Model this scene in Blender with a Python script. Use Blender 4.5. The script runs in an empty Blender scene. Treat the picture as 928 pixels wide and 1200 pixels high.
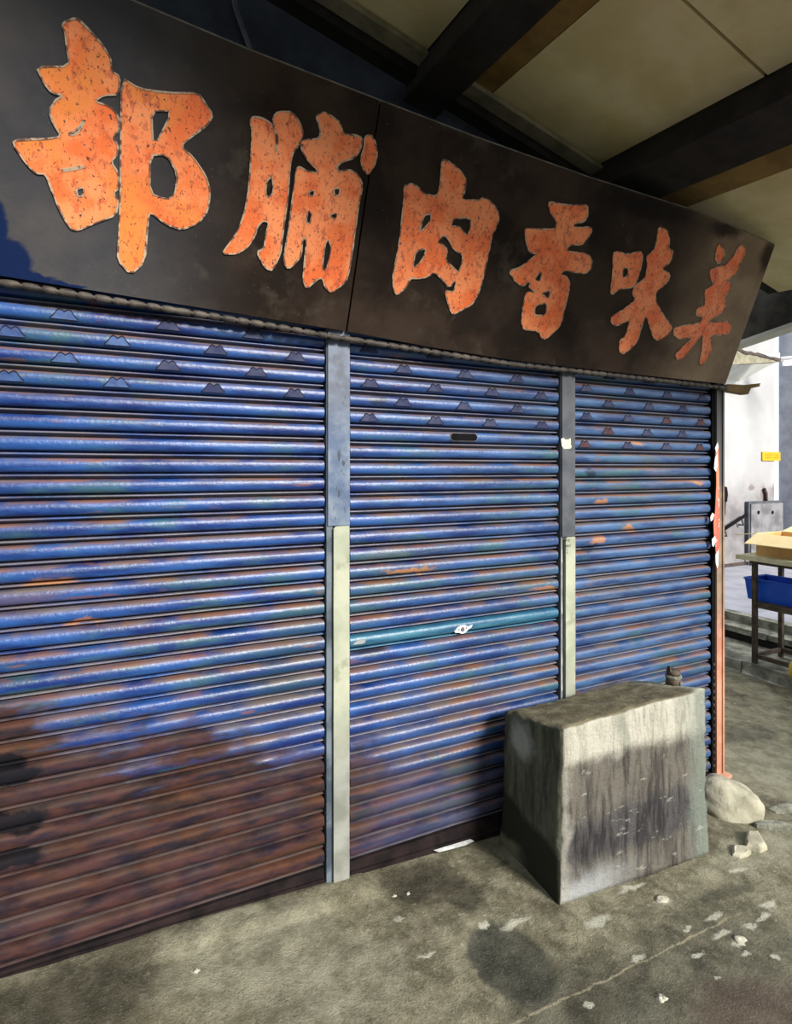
import bpy, bmesh, math, random
from mathutils import Vector, noise
from mathutils.geometry import tessellate_polygon
random.seed(7)
S = bpy.context.scene
C = S.collection

# ------------------------------------------------------------------ camera
F = 669.0; CX = 464.0; HY = 550.0            # focal length and horizon row in 928x1200 pixels
CAMP = Vector((0.0, -2.233, 1.65))
A = math.atan2(1366.0, 669.0)                # angle between the view and the shop front
RIGHT = Vector((math.sin(A), -math.cos(A), 0)); FWD = Vector((math.cos(A), math.sin(A), 0))
cd = bpy.data.cameras.new('camera'); cam = bpy.data.objects.new('camera', cd); C.objects.link(cam)
cam.location = CAMP; cam.rotation_euler = (math.pi / 2, 0, -(math.pi / 2 - A))
cd.sensor_fit = 'HORIZONTAL'; cd.sensor_width = 36; cd.lens = F / 928 * 36
cd.shift_y = -(600 - HY) / 928; cd.clip_start = 0.05
S.camera = cam

# ------------------------------------------------------------------ light
w = bpy.data.worlds.new('overcast_sky'); S.world = w; w.use_nodes = True
bg = w.node_tree.nodes['Background']; bg.inputs[0].default_value = (0.86, 0.93, 1.0, 1); bg.inputs[1].default_value = 0.7
sd = bpy.data.lights.new('hazy_sun', 'SUN'); so = bpy.data.objects.new('hazy_sun', sd); C.objects.link(so)
sd.energy = 3.6; sd.angle = math.radians(16); sd.color = (1.0, 0.96, 0.9)
so.rotation_euler = Vector((-0.27, 0.83, -0.47)).to_track_quat('-Z', 'Y').to_euler(); so.location = (2, -8, 5)
vs = S.view_settings
vs.view_transform = 'Standard'; vs.look = 'None'; vs.gamma = 1.0; vs.use_curve_mapping = False; vs.exposure = 0.9

# ------------------------------------------------------------------ pixel -> place helpers
def ray(x, y):
    return RIGHT * ((x - CX) / F) + Vector((0, 0, (HY - y) / F)) + FWD
def onY(x, y, Y): d = ray(x, y); return CAMP + d * ((Y - CAMP.y) / d.y)
def onX(x, y, X): d = ray(x, y); return CAMP + d * ((X - CAMP.x) / d.x)
def onZ(x, y, Z): d = ray(x, y); return CAMP + d * ((Z - CAMP.z) / d.z)
def onP(x, y, p, n): d = ray(x, y); return CAMP + d * ((p - CAMP).dot(n) / d.dot(n))
FZ0, FZX = -0.005, -0.052
def ground(X): return FZ0 + FZX * X                      # the street falls along the shop front
FN = Vector((-FZX, 0, 1)).normalized(); FP = Vector((0, 0, FZ0))
def onG(x, y): return onP(x, y, FP, FN)
def sm(a, b, t): t = max(0, min(1, (t - a) / (b - a))); return t * t * (3 - 2 * t)

# ------------------------------------------------------------------ materials
class NT:
    def __init__(s, name):
        s.m = bpy.data.materials.new(name); s.m.use_nodes = True
        s.t = s.m.node_tree; s.b = s.t.nodes['Principled BSDF']; s._pos = None
    def n(s, typ, **k):
        o = s.t.nodes.new(typ)
        for a, v in k.items(): setattr(o, a, v)
        return o
    def put(s, inp, v):
        if hasattr(v, 'is_output'): s.t.links.new(v, inp)
        elif v is not None:
            if isinstance(v, (tuple, list)) and inp.type == 'RGBA' and len(v) == 3: v = (*v, 1)
            inp.default_value = v
    def pos(s):
        if s._pos is None: s._pos = s.n('ShaderNodeNewGeometry').outputs['Position']
        return s._pos
    def loc(s): return s.n('ShaderNodeTexCoord').outputs['Object']
    def vm(s, op, a, b=None):
        o = s.n('ShaderNodeVectorMath', operation=op); s.put(o.inputs[0], a)
        if b is not None: s.put(o.inputs[1], b)
        return o.outputs['Value'] if op in ('LENGTH', 'DOT_PRODUCT', 'DISTANCE') else o.outputs['Vector']
    def mt(s, op, a, b=None, c=None, clamp=False):
        o = s.n('ShaderNodeMath', operation=op); o.use_clamp = clamp
        s.put(o.inputs[0], a)
        if b is not None: s.put(o.inputs[1], b)
        if c is not None: s.put(o.inputs[2], c)
        return o.outputs[0]
    def noise(s, scale, vec=None, detail=6, rough=0.6, dist=0, stretch=None, color=False):
        vec = vec or s.pos()
        if stretch: vec = s.vm('MULTIPLY', vec, stretch)
        o = s.n('ShaderNodeTexNoise'); s.put(o.inputs['Vector'], vec)
        o.inputs['Scale'].default_value = scale; o.inputs['Detail'].default_value = detail
        o.inputs['Roughness'].default_value = rough; o.inputs['Distortion'].default_value = dist
        return o.outputs['Color' if color else 'Fac']
    def ramp(s, v, a, b, lo=0.0, hi=1.0):
        o = s.n('ShaderNodeMapRange', interpolation_type='SMOOTHSTEP'); o.clamp = True
        s.put(o.inputs[0], v)
        for i, q in zip((1, 2, 3, 4), (a, b, lo, hi)): s.put(o.inputs[i], q)
        return o.outputs[0]
    def mix(s, f, a, b, mode='MIX'):
        o = s.n('ShaderNodeMix', data_type='RGBA', blend_type=mode)
        s.put(o.inputs[0], f); s.put(o.inputs[6], a); s.put(o.inputs[7], b)
        return o.outputs[2]
    def sep(s, v):
        o = s.n('ShaderNodeSeparateXYZ'); s.put(o.inputs[0], v); return o.outputs
    def warp(s, amp, scale, vec=None):
        vec = vec or s.pos()
        c = s.noise(scale, vec, color=True, detail=5)
        c = s.vm('SUBTRACT', c, (0.5, 0.5, 0.5)); c = s.vm('MULTIPLY', c, (amp, amp, amp))
        return s.vm('ADD', vec, c)
    def spot(s, wp, c, r, soft=0.25):
        d = s.vm('SUBTRACT', wp, tuple(c)); d = s.vm('DIVIDE', d, tuple(r)); l = s.vm('LENGTH', d)
        return s.ramp(l, 1 + soft, 1 - soft)
    def bump(s, h, strength=0.5, dist=0.01, normal=None):
        o = s.n('ShaderNodeBump'); s.put(o.inputs['Height'], h)
        o.inputs['Strength'].default_value = strength; o.inputs['Distance'].default_value = dist
        if normal is not None: s.put(o.inputs['Normal'], normal)
        return o.outputs[0]
    def out(s, col, rough=0.6, nrm=None, metal=0.0, spec=0.5):
        s.put(s.b.inputs['Base Color'], col); s.put(s.b.inputs['Roughness'], rough)
        s.put(s.b.inputs['Metallic'], metal); s.put(s.b.inputs['Specular IOR Level'], spec)
        if nrm is not None: s.put(s.b.inputs['Normal'], nrm)
        return s.m

def simple(name, c1, c2, scale=12, rough=0.7, bump=0.3, bscale=60, metal=0.0, dist=0.004, spec=0.4):
    t = NT(name)
    f = t.ramp(t.noise(scale), 0.35, 0.65)
    return t.out(t.mix(f, c1, c2), rough, t.bump(t.noise(bscale), bump, dist) if bump else None, metal, spec)

def make_shutter_paint(name, teal=False):
    t = NT(name); p = t.pos(); x, y, z = t.sep(p)
    streak = t.noise(1.0, stretch=(2.2, 2, 13), detail=7, rough=0.65)
    fine = t.noise(1.0, stretch=(14, 14, 90), detail=5, rough=0.7)
    blot = t.noise(2.3, detail=5)
    c = t.mix(t.ramp(streak, 0.38, 0.62), (0.004, 0.020, 0.125), (0.018, 0.075, 0.26))
    # the further shutters are more faded
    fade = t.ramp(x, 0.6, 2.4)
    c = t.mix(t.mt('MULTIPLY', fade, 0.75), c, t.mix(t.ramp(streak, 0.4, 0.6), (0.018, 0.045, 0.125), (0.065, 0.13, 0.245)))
    # greenish weathered paint
    g = t.mt('MULTIPLY', t.ramp(blot, 0.46, 0.62), t.ramp(t.noise(1.0, stretch=(3, 3, 20)), 0.42, 0.6))
    c = t.mix(t.mt('MULTIPLY', g, 0.85), c, (0.035, 0.10, 0.12))
    zt = t.mt('SUBTRACT', 0.76, t.mt('MULTIPLY', x, 0.29))
    rz = t.ramp(t.mt('SUBTRACT', z, zt), 0.35, -0.38)
    # rust climbs from the sill
    rn = t.mt('ADD', t.mt('MULTIPLY', t.mt('SUBTRACT', streak, 0.5), 2.3), t.mt('MULTIPLY', t.mt('SUBTRACT', blot, 0.5), 1.3))
    rz2 = t.mt('ADD', t.mt('MULTIPLY', rz, 1.25), rn)
    rust = t.mt('MULTIPLY', t.ramp(rz2, 0.40, 0.90), t.ramp(x, 0.7, 1.2, 1.0, 0.72))
    rcol = t.mix(t.ramp(t.noise(1.0, stretch=(7, 7, 26), detail=7), 0.35, 0.65), (0.016, 0.0095, 0.006), (0.064, 0.0245, 0.0095))
    far = t.ramp(x, 0.9, 1.3)
    rcol = t.mix(far, rcol, t.mix(t.ramp(streak, 0.4, 0.6), (0.014, 0.012, 0.016), (0.050, 0.026, 0.018)))
    c = t.mix(t.mt('MULTIPLY', rust, 0.93), c, rcol)
    # patches of old green-grey and ochre paint
    wq = t.warp(0.25, 4)
    for px, py, rx, rz_, col, k in ((330, 790, .22, .15, (0.010, 0.035, 0.045), .75), (360, 720, .16, .10, (0.02, 0.06, 0.075), .6), (480, 655, .22, .06, (0.11, 0.125, 0.085), .6), (590, 690, .25, .05, (0.085, 0.10, 0.085), .55), (440, 690, .12, .06, (0.05, 0.10, 0.11), .6),
                                    (760, 560, .3, .10, (0.10, 0.095, 0.10), .5), (720, 690, .2, .06, (0.10, 0.12, 0.15), .5), (540, 830, .3, .10, (0.035, 0.035, 0.07), .6), (30, 690, .12, .05, (0.12, 0.06, 0.035), .5)):
        c = t.mix(t.mt('MULTIPLY', t.mt('MULTIPLY', t.spot(wq, onY(px, py, -.01), (rx, .5, rz_), .6), t.ramp(streak, .38, .55)), k), c, col)
    # scattered orange scabs
    sc = t.ramp(t.noise(1.0, stretch=(5, 5, 30), detail=4), 0.63, 0.70)
    c = t.mix(t.mt('MULTIPLY', t.mt('MULTIPLY', sc, t.mt('SUBTRACT', 1.0, rust)), 0.55), c, (0.20, 0.075, 0.03))
    # dust and rust on the top shoulder and the bead of each slat
    lz = t.sep(t.loc())[2]
    sh = t.mt('MULTIPLY', t.ramp(lz, -0.019, -0.008), t.ramp(t.noise(1.0, stretch=(4, 4, 9), detail=5), 0.36, 0.58))
    c = t.mix(t.mt('MULTIPLY', t.mt('MULTIPLY', sh, t.mt('SUBTRACT', 1.0, t.mt('MULTIPLY', rust, 0.72))), 0.8), c, t.mix(t.ramp(blot, 0.4, 0.6), (0.16, 0.13, 0.105), (0.22, 0.095, 0.04)))
    be = t.mt('MULTIPLY', t.ramp(lz, -0.054, -0.058), t.ramp(t.noise(1.0, stretch=(3, 3, 8), detail=5), 0.3, 0.6))
    c = t.mix(t.mt('MULTIPLY', t.mt('MULTIPLY', be, t.mt('SUBTRACT', 1.0, t.mt('MULTIPLY', rust, 0.6))), 0.7), c, (0.17, 0.14, 0.125))
    # soot at the far edge
    wp = t.warp(0.10, 9)
    for px, py, rx, rz_ in ((10, 912, 0.09, 0.035), (16, 965, 0.10, 0.04), (8, 1010, 0.1, 0.03), (6, 895, .06, .03)):
        q = onY(px, py, -0.01)
        c = t.mix(t.mt('MULTIPLY', t.spot(wp, q, (rx, 0.3, rz_), 0.2), 0.9), c, (0.006, 0.007, 0.01))
    for px, py, rx, rz_ in ((440, 470, .05, .02), (430, 760, .10, .03), (690, 640, .05, .02), (690, 553, .03, .02)):
        q = onY(px, py, -0.01)
        c = t.mix(t.mt('MULTIPLY', t.spot(wp, q, (rx, 0.3, rz_), 0.25), 0.75), c, (0.008, 0.014, 0.03))
    for px, py, rx, rz_ in ((745, 518, .05, .012), (703, 588, .04, .014), (737, 619, .05, .014), (700, 632, .05, .014), (815, 565, .06, .012), (640, 690, .09, .012), (480, 668, .12, .012), (95, 730, .06, .012), (60, 680, .08, .015)):
        q = onY(px, py, -0.01)
        c = t.mix(t.mt('MULTIPLY', t.spot(wp, q, (rx, 0.3, rz_), 0.4), 0.85), c, (0.36, 0.16, 0.06))
    if teal:
        c = t.mix(t.ramp(t.noise(1.0, stretch=(4, 4, 40)), 0.3, 0.7), (0.010, 0.06, 0.14), (0.045, 0.165, 0.23))
    r = t.mt('ADD', t.mt('MULTIPLY', rust, 0.42), t.mt('ADD', 0.26, t.mt('MULTIPLY', fine, 0.24)))
    h = t.mt('ADD', t.mt('MULTIPLY', fine, 0.5), t.noise(55, detail=5))
    return t.out(c, r, t.bump(h, 0.55, 0.003), 0.0, t.mt('SUBTRACT', 0.55, t.mt('MULTIPLY', rust, 0.47)))

M = {}
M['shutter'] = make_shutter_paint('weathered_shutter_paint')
M['teal'] = make_shutter_paint('teal_shutter_paint', True)
M['black'] = simple('black_void', (0.004, 0.004, 0.005), (0.006, 0.006, 0.007), bump=0, rough=0.9, spec=0.1)
M['slit'] = simple('dark_slit_edge', (0.006, 0.006, 0.012), (0.012, 0.012, 0.02), bump=0, rough=0.8, spec=0.2)
M['vent'] = simple('vent_flap_paint', (0.022, 0.028, 0.075), (0.05, 0.055, 0.105), 14, 0.7, spec=.2)
M['vent_blue'] = simple('vent_flap_blue', (0.012, 0.04, 0.14), (0.03, 0.08, 0.22), 14, 0.5)
M['rail_grime'] = simple('grimy_bottom_rail', (0.006, 0.0045, 0.005), (0.020, 0.012, 0.012), 9, 0.85, spec=.15)
M['vent2'] = simple('vent_flap_rust', (0.05, 0.022, 0.03), (0.085, 0.04, 0.042), 14, 0.7, spec=.2)
M['dark_metal'] = simple('dark_grey_metal', (0.045, 0.052, 0.065), (0.085, 0.09, 0.1), 9, 0.55, 0.3, 70)
M['guide'] = simple('guide_channel_metal', (0.04, 0.055, 0.075), (0.13, 0.16, 0.19), 7, 0.5)
M['pale_edge'] = simple('pale_chipped_edge', (0.42, 0.42, 0.38), (0.6, 0.58, 0.52), 15)
t = NT('worn_blue_post_paint')
c = t.mix(t.ramp(t.noise(6, detail=7), 0.4, 0.6), (0.05, 0.085, 0.16), (0.155, 0.195, 0.25))
zz = t.sep(t.pos())[2]
c = t.mix(t.ramp(zz, 1.75, 2.05), c, t.mix(t.ramp(t.noise(9), .4, .6), (0.05, 0.06, 0.09), (0.10, 0.13, 0.19)))
c = t.mix(t.ramp(t.noise(1, stretch=(40, 40, 12), detail=5), 0.64, 0.68), c, (0.02, 0.03, 0.05))
M['blue_post'] = t.out(c, 0.5, t.bump(t.noise(40), 0.3, 0.003))
t = NT('cream_cover_strip')
c = t.mix(t.ramp(t.noise(5, detail=7), 0.35, 0.65), (0.28, 0.305, 0.22), (0.40, 0.41, 0.31))
c = t.mix(t.mt('MULTIPLY', t.ramp(t.noise(11, detail=6), 0.56, 0.66), 0.5), c, (0.17, 0.17, 0.11))
zz = t.sep(t.pos())[2]
c = t.mix(t.ramp(zz, 0.75, 0.35), c, t.mix(t.ramp(t.noise(8, detail=7), .35, .65), (0.17, 0.175, 0.15), (0.27, 0.275, 0.245)))
M['cream'] = t.out(c, 0.55, t.bump(t.noise(60), 0.2, 0.002))
t = NT('sign_board_brown')
c = t.mix(t.ramp(t.noise(3.2, detail=8), 0.36, 0.64), (0.016, 0.0102, 0.0072), (0.042, 0.0270, 0.0185))
c = t.mix(t.mt('MULTIPLY', t.ramp(t.noise(7, detail=8), 0.55, 0.7), 0.5), c, (0.075, 0.060, 0.045))
x, y, z = t.sep(t.pos())
c = t.mix(t.mt('MULTIPLY', t.ramp(x, 2.4, 3.1), 0.9), c, t.mix(t.ramp(t.noise(5, detail=7), .35, .65), (0.22, 0.155, 0.10), (0.33, 0.24, 0.16)))
c = t.mix(t.mt('MULTIPLY', t.ramp(x, 0.5, -0.1), 0.8), c, t.mix(t.ramp(t.noise(4, detail=7), .35, .65), (0.055, 0.058, 0.066), (0.085, 0.082, 0.085)))
c = t.mix(t.ramp(t.noise(85, detail=3), 0.70, 0.76), c, (0.13, 0.12, 0.11))
SIGNPAINT = (t, c)
t = NT('sign_orange_paint')
c = t.mix(t.ramp(t.noise(9, detail=6), 0.38, 0.62), (0.86, 0.16, 0.03), (0.95, 0.29, 0.10))
x, y, z = t.sep(t.pos())
c = t.mix(t.mt('MULTIPLY', t.ramp(x, 0.55, 0.1), t.ramp(t.noise(5), .45, .6)), c, (0.84, 0.235, 0.04))
c = t.mix(t.mt('MULTIPLY', t.ramp(t.noise(1, stretch=(36, 36, 18), detail=5, rough=.7), 0.54, 0.62), 0.55), c, (0.42, 0.05, 0.02))
c = t.mix(t.ramp(t.noise(1, stretch=(95, 95, 70), detail=5, rough=.75), 0.58, 0.63), c, (0.055, 0.02, 0.02))
M['orange'] = t.out(c, 0.6, t.bump(t.noise(90), 0.3, 0.002))
t = NT('sign_letter_outline')
c = t.mix(t.ramp(t.noise(40, detail=5), 0.42, 0.56), (0.13, 0.06, 0.04), (0.50, 0.37, 0.25))
M['outline'] = t.out(c, 0.7)
M['sign_edge'] = simple('sign_pale_edge', (0.09, 0.085, 0.075), (0.20, 0.185, 0.155), 14)
M['roll'] = simple('crimped_edge_strip', (0.028, 0.022, 0.018), (0.085, 0.07, 0.055), 16, 0.6, 0.5, 80)
M['ply'] = simple('ceiling_board_beige', (0.58, 0.49, 0.25), (0.70, 0.61, 0.36), 4, 0.8, 0.25, 45)
M['brown_board'] = simple('ceiling_board_brown', (0.17, 0.10, 0.025), (0.26, 0.165, 0.05), 6, 0.8)
M['beam'] = simple('dark_roof_beam', (0.007, 0.006, 0.005), (0.02, 0.016, 0.012), 8, 0.8)
M['batten'] = simple('grey_batten', (0.17, 0.155, 0.10), (0.28, 0.25, 0.165), 9)
M['upper_wall'] = simple('dark_blue_upper_wall', (0.012, 0.018, 0.032), (0.035, 0.045, 0.065), 4, 0.8)
M['fascia'] = simple('dark_fascia', (0.022, 0.019, 0.015), (0.07, 0.065, 0.055), 5, 0.8, 0.5)
M['white_wall'] = None
t = NT('white_plaster_wall')
c = t.mix(t.ramp(t.noise(1.1, detail=5), 0.35, 0.65), (0.35, 0.345, 0.34), (0.41, 0.405, 0.40))
x, y, z = t.sep(t.pos()); wz = t.sep(t.warp(0.5, 2.5))[2]
c = t.mix(t.mt('MULTIPLY', t.ramp(wz, 1.7, 0.9), 0.9), c, t.mix(t.ramp(t.noise(4), .35, .65), (0.13, 0.12, 0.125), (0.22, 0.205, 0.205)))
c = t.mix(t.ramp(t.noise(5, detail=6), 0.69, 0.73), c, (0.4, 0.38, 0.37))
for px, py, rx, rz_ in ((880, 572, .10, .05), (895, 580, .07, .17), (912, 575, .2, .12)):
    q = onY(px, py, 3.75)
    c = t.mix(t.mt('MULTIPLY', t.spot(t.warp(0.3, 5), q, (rx, .5, rz_), .4), 0.75), c, (0.16, 0.11, 0.09))
M['white_wall'] = t.out(c, 0.8, t.bump(t.noise(25), 0.2, 0.01))
M['lilac'] = simple('bluish_white_paint', (0.36, 0.38, 0.45), (0.45, 0.46, 0.53), 2, 0.7)
M['soffit'] = simple('greenish_white_soffit', (0.52, 0.52, 0.45), (0.60, 0.60, 0.53), 3, 0.8)
M['pillar'] = simple('grey_pillar_paint', (0.30, 0.31, 0.36), (0.42, 0.43, 0.48), 4, 0.6)
M['platform'] = simple('pale_platform_floor', (0.27, 0.27, 0.31), (0.36, 0.36, 0.41), 3, 0.6)
M['kerb'] = simple('mossy_kerb_stone', (0.10, 0.10, 0.075), (0.30, 0.30, 0.24), 7, 0.9, 0.8, 30, dist=0.02)
M['table_metal'] = simple('rusty_table_frame', (0.035, 0.026, 0.018), (0.09, 0.065, 0.042), 12, 0.7)
M['table_top'] = simple('pale_worn_table_top', (0.52, 0.50, 0.32), (0.66, 0.63, 0.42), 9, 0.7, 0.6, 40)
M['card'] = simple('cardboard', (0.56, 0.33, 0.11), (0.66, 0.42, 0.16), 5, 0.8)
M['card_pale'] = simple('cardboard_pale', (0.74, 0.56, 0.27), (0.80, 0.64, 0.36), 5, 0.8)
M['crate'] = simple('blue_plastic', (0.006, 0.075, 0.55), (0.012, 0.11, 0.70), 4, 0.4, 0)
M['yellow'] = simple('yellow_plate', (0.50, 0.31, 0.004), (0.56, 0.36, 0.008), 9, 0.5, 0)
M['yellow_dark'] = simple('yellow_plate_print', (0.28, 0.18, 0.004), (0.33, 0.22, 0.006), 9, 0.5, 0)
M['cabinet'] = simple('stained_grey_cabinet', (0.11, 0.105, 0.11), (0.22, 0.215, 0.22), 5, 0.6)
M['dark_brown'] = simple('dark_brown_leather', (0.025, 0.015, 0.012), (0.07, 0.045, 0.035), 12, 0.7)
M['peach'] = simple('peach_orange_post_paint', (0.47, 0.215, 0.13), (0.58, 0.30, 0.19), 7, 0.6)
t = NT('jamb_post_paint')
zz = t.sep(t.pos())[2]
c = t.mix(t.ramp(t.noise(8), .35, .65), (0.47, 0.20, 0.12), (0.60, 0.30, 0.19))
c = t.mix(t.ramp(zz, 0.55, 0.95), c, t.mix(t.ramp(t.noise(8), .4, .6), (0.16, 0.11, 0.075), (0.28, 0.19, 0.12)))
c = t.mix(t.ramp(zz, 1.45, 1.6), c, (0.07, 0.065, 0.065))
M['jamb'] = t.out(c, 0.6, t.bump(t.noise(60), .2, .002))
t = NT('peeling_red_paper')
c = t.mix(t.ramp(t.noise(1, stretch=(9, 9, 3), detail=4), .4, .6), (0.72, 0.10, 0.06), (0.78, 0.23, 0.12))
c = t.mix(t.ramp(t.noise(1, stretch=(22, 22, 9), detail=4), 0.60, 0.64), c, (0.80, 0.75, 0.72))
M['red_paper'] = t.out(c, 0.7)
M['white_paper'] = simple('torn_white_paper', (0.72, 0.68, 0.66), (0.82, 0.79, 0.77), 20, 0.8)
M['sticker'] = simple('yellowed_sticker', (0.50, 0.32, 0.12), (0.60, 0.42, 0.18), 30, 0.7)
M['sticker_edge'] = simple('sticker_rim', (0.60, 0.55, 0.36), (0.68, 0.62, 0.45), 30, 0.7)
M['ink'] = simple('black_ink', (0.02, 0.02, 0.02), (0.04, 0.035, 0.03), 30, 0.7, 0)
M['white_metal'] = simple('white_enamel', (0.62, 0.62, 0.60), (0.75, 0.75, 0.72), 30, 0.5, 0)
M['plastic'] = simple('dull_plastic', (0.25, 0.26, 0.25), (0.42, 0.43, 0.41), 30, .5)
M['pebble'] = simple('pale_plaster_crumb', (0.33, 0.31, 0.24), (0.47, 0.45, 0.37), 30, 0.9)
t = NT('tube_glow'); t.b.inputs['Emission Color'].default_value = (0.9, 0.95, 1, 1); t.b.inputs['Emission Strength'].default_value = 2.0
M['tube'] = t.out((0.9, 0.9, 0.9), 0.4)

# concrete block
t = NT('stained_concrete_block'); p = t.pos(); x, y, z = t.sep(p)
wp = t.warp(0.16, 6); wx, wy, wz = t.sep(wp)
nb = t.noise(9, detail=8); st = t.noise(1, stretch=(24, 24, 4), detail=7, rough=0.7)
c = t.mix(t.ramp(nb, .35, .65), (0.20, 0.195, 0.15), (0.33, 0.325, 0.26))
nrm = t.n('ShaderNodeNewGeometry').outputs['Normal']; nx, ny, nz = t.sep(nrm)
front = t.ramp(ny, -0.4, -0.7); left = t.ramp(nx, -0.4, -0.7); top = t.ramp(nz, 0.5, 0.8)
f = t.mix(t.ramp(st, .35, .6), (0.045, 0.04, 0.035), (0.135, 0.122, 0.10))                 # weather-stained front
f = t.mix(t.mt('MULTIPLY', t.ramp(t.mt('ABSOLUTE', t.mt('SUBTRACT', wz, 0.12)), 0.14, 0.04), 0.8), f, t.mix(t.ramp(st, .4, .6), (0.014, 0.014, 0.017), (0.055, 0.053, 0.057)))
f = t.mix(t.mt('MULTIPLY', t.ramp(t.mt('ADD', wz, t.mt('MULTIPLY', t.mt('SUBTRACT', wx, 1.6), 0.03)), 0.43, 0.50), 0.95), f, t.mix(t.ramp(st, .35, .6), (0.27, 0.27, 0.215), (0.47, 0.445, 0.37)))
f = t.mix(t.mt('MULTIPLY', t.ramp(wx, 2.30, 2.42), 0.7), f, (0.19, 0.22, 0.18))
f = t.mix(t.mt('MULTIPLY', t.ramp(t.noise(1, stretch=(9, 9, 26), detail=6), .63, .69), 0.6), f, (0.33, 0.32, 0.28))
f = t.mix(t.mt('MULTIPLY', t.mt('MULTIPLY', t.ramp(wz, 0.03, -0.06), t.ramp(wx, 2.1, 1.7)), 0.85), f, (0.33, 0.34, 0.335))
f = t.mix(t.mt('MULTIPLY', t.ramp(wx, 1.665, 1.615), 0.6), f, (0.36, 0.345, 0.29))
c = t.mix(front, c, f)
l = t.mix(t.ramp(st, .35, .65), (0.045, 0.047, 0.03), (0.12, 0.125, 0.088))  # left face: greenish stain, with its shade also put into the colour
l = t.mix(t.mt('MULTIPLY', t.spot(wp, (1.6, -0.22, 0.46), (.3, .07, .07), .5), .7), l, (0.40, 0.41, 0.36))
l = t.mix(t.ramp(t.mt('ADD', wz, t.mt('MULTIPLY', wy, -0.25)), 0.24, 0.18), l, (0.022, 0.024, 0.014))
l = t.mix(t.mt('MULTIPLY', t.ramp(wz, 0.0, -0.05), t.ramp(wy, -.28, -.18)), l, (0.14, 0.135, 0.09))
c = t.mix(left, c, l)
tp = t.mix(t.ramp(t.noise(14, detail=8), .35, .65), (0.105, 0.088, 0.052), (0.20, 0.175, 0.11))
tp = t.mix(t.ramp(t.noise(30, detail=5), .66, .72), tp, (0.42, 0.39, 0.29))
tp = t.mix(t.mt('MULTIPLY', t.ramp(wx, 2.36, 2.44), .8), tp, (0.40, 0.42, 0.34))
c = t.mix(top, c, tp)
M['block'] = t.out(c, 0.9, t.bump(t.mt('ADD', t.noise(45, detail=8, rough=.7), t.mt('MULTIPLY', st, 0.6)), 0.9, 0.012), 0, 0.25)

# street concrete
t = NT('worn_street_concrete'); p = t.pos(); x, y, z = t.sep(p)
n1 = t.noise(2.6, detail=9, rough=.65); n2 = t.noise(9, detail=9, rough=.7); n3 = t.noise(45, detail=6, rough=.7)
c = t.mix(t.ramp(n2, .34, .66), (0.115, 0.103, 0.062), (0.265, 0.245, 0.165))
c = t.mix(t.mt('MULTIPLY', t.ramp(n1, .5, .66), .75), c, t.mix(t.ramp(n2, .4, .6), (0.045, 0.038, 0.021), (0.095, 0.082, 0.05)))
c = t.mix(t.mt('MULTIPLY', t.ramp(n3, .56, .70), .6), c, (0.42, 0.41, 0.32))
c = t.mix(t.mt('MULTIPLY', t.ramp(n3, .42, .30), .7), c, (0.05, 0.045, 0.03))
wp = t.warp(0.22, 5); wpf = t.warp(0.08, 14)
def fs(px, py, rx, ry, col, k=0.85, soft=0.3, fine=False):
    global c
    q = onG(px, py)
    c = t.mix(t.mt('MULTIPLY', t.spot(wpf if fine else wp, q, (rx, ry, 5), soft), k), c, col)
dk = t.mix(t.ramp(n2, .35, .65), (0.030, 0.027, 0.017), (0.075, 0.066, 0.043))
dk2 = t.mix(t.ramp(n2, .35, .65), (0.035, 0.036, 0.026), (0.085, 0.082, 0.06))
lt = t.mix(t.ramp(n2, .35, .65), (0.21, 0.20, 0.135), (0.36, 0.345, 0.25))
fs(860, 1150, .5, .30, dk2, .6, .4)
fs(690, 1190, .25, .2, dk2, .7, .4)
fs(300, 1110, .30, .20, lt, .55, .4)
fs(400, 1150, .22, .16, lt, .5, .4)
fs(60, 1180, .30, .17, dk, .8, .3)
fs(180, 1090, .20, .07, dk, .5, .4)
fs(490, 1030, .17, .12, dk, .9, .3)
fs(540, 1045, .10, .10, dk, .85, .3)
fs(598, 1125, .140, .185, dk2, .97, .12, True)
fs(735, 1135, .13, .05, dk, .6, .4)
fs(690, 1180, .10, .06, dk, .7, .3)
fs(850, 1045, .2, .03, dk2, .6, .4)
fs(880, 1190, .22, .12, (0.075, 0.045, 0.035), .6, .5)
fs(890, 1000, .35, .10, lt, .65, .5)
fs(900, 900, .5, .25, lt, .55, .5)
fs(880, 860, .25, .12, dk2, .55, .5)
fs(610, 1010, .05, .10, lt, .7, .4)
wh = (0.47, 0.46, 0.37)
for a in ((775, 1055, .028, .022), (700, 1080, .06, .022), (805, 1088, .02, .010), (865, 1105, .032, .014), (875, 1118, .02, .01), (905, 1120, .014, .012), (776, 1170, .02, .014), (840, 1147, .012, .008), (748, 1123, .035, .014), (690, 1178, .014, .012), (895, 1075, .04, .012), (880, 1085, .03, .012), (838, 1075, .05, .012), (605, 1080, .06, .012), (566, 1082, .02, .012), (230, 1138, .014, .011), (500, 1120, .035, .008), (465, 1077, .016, .008), (820, 1120, .03, .01), (845, 1095, .05, .012), (900, 1060, .05, .015), (865, 1020, .05, .012), (740, 1040, .08, .012)):
    fs(*a, wh, .8, .45, True)
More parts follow.
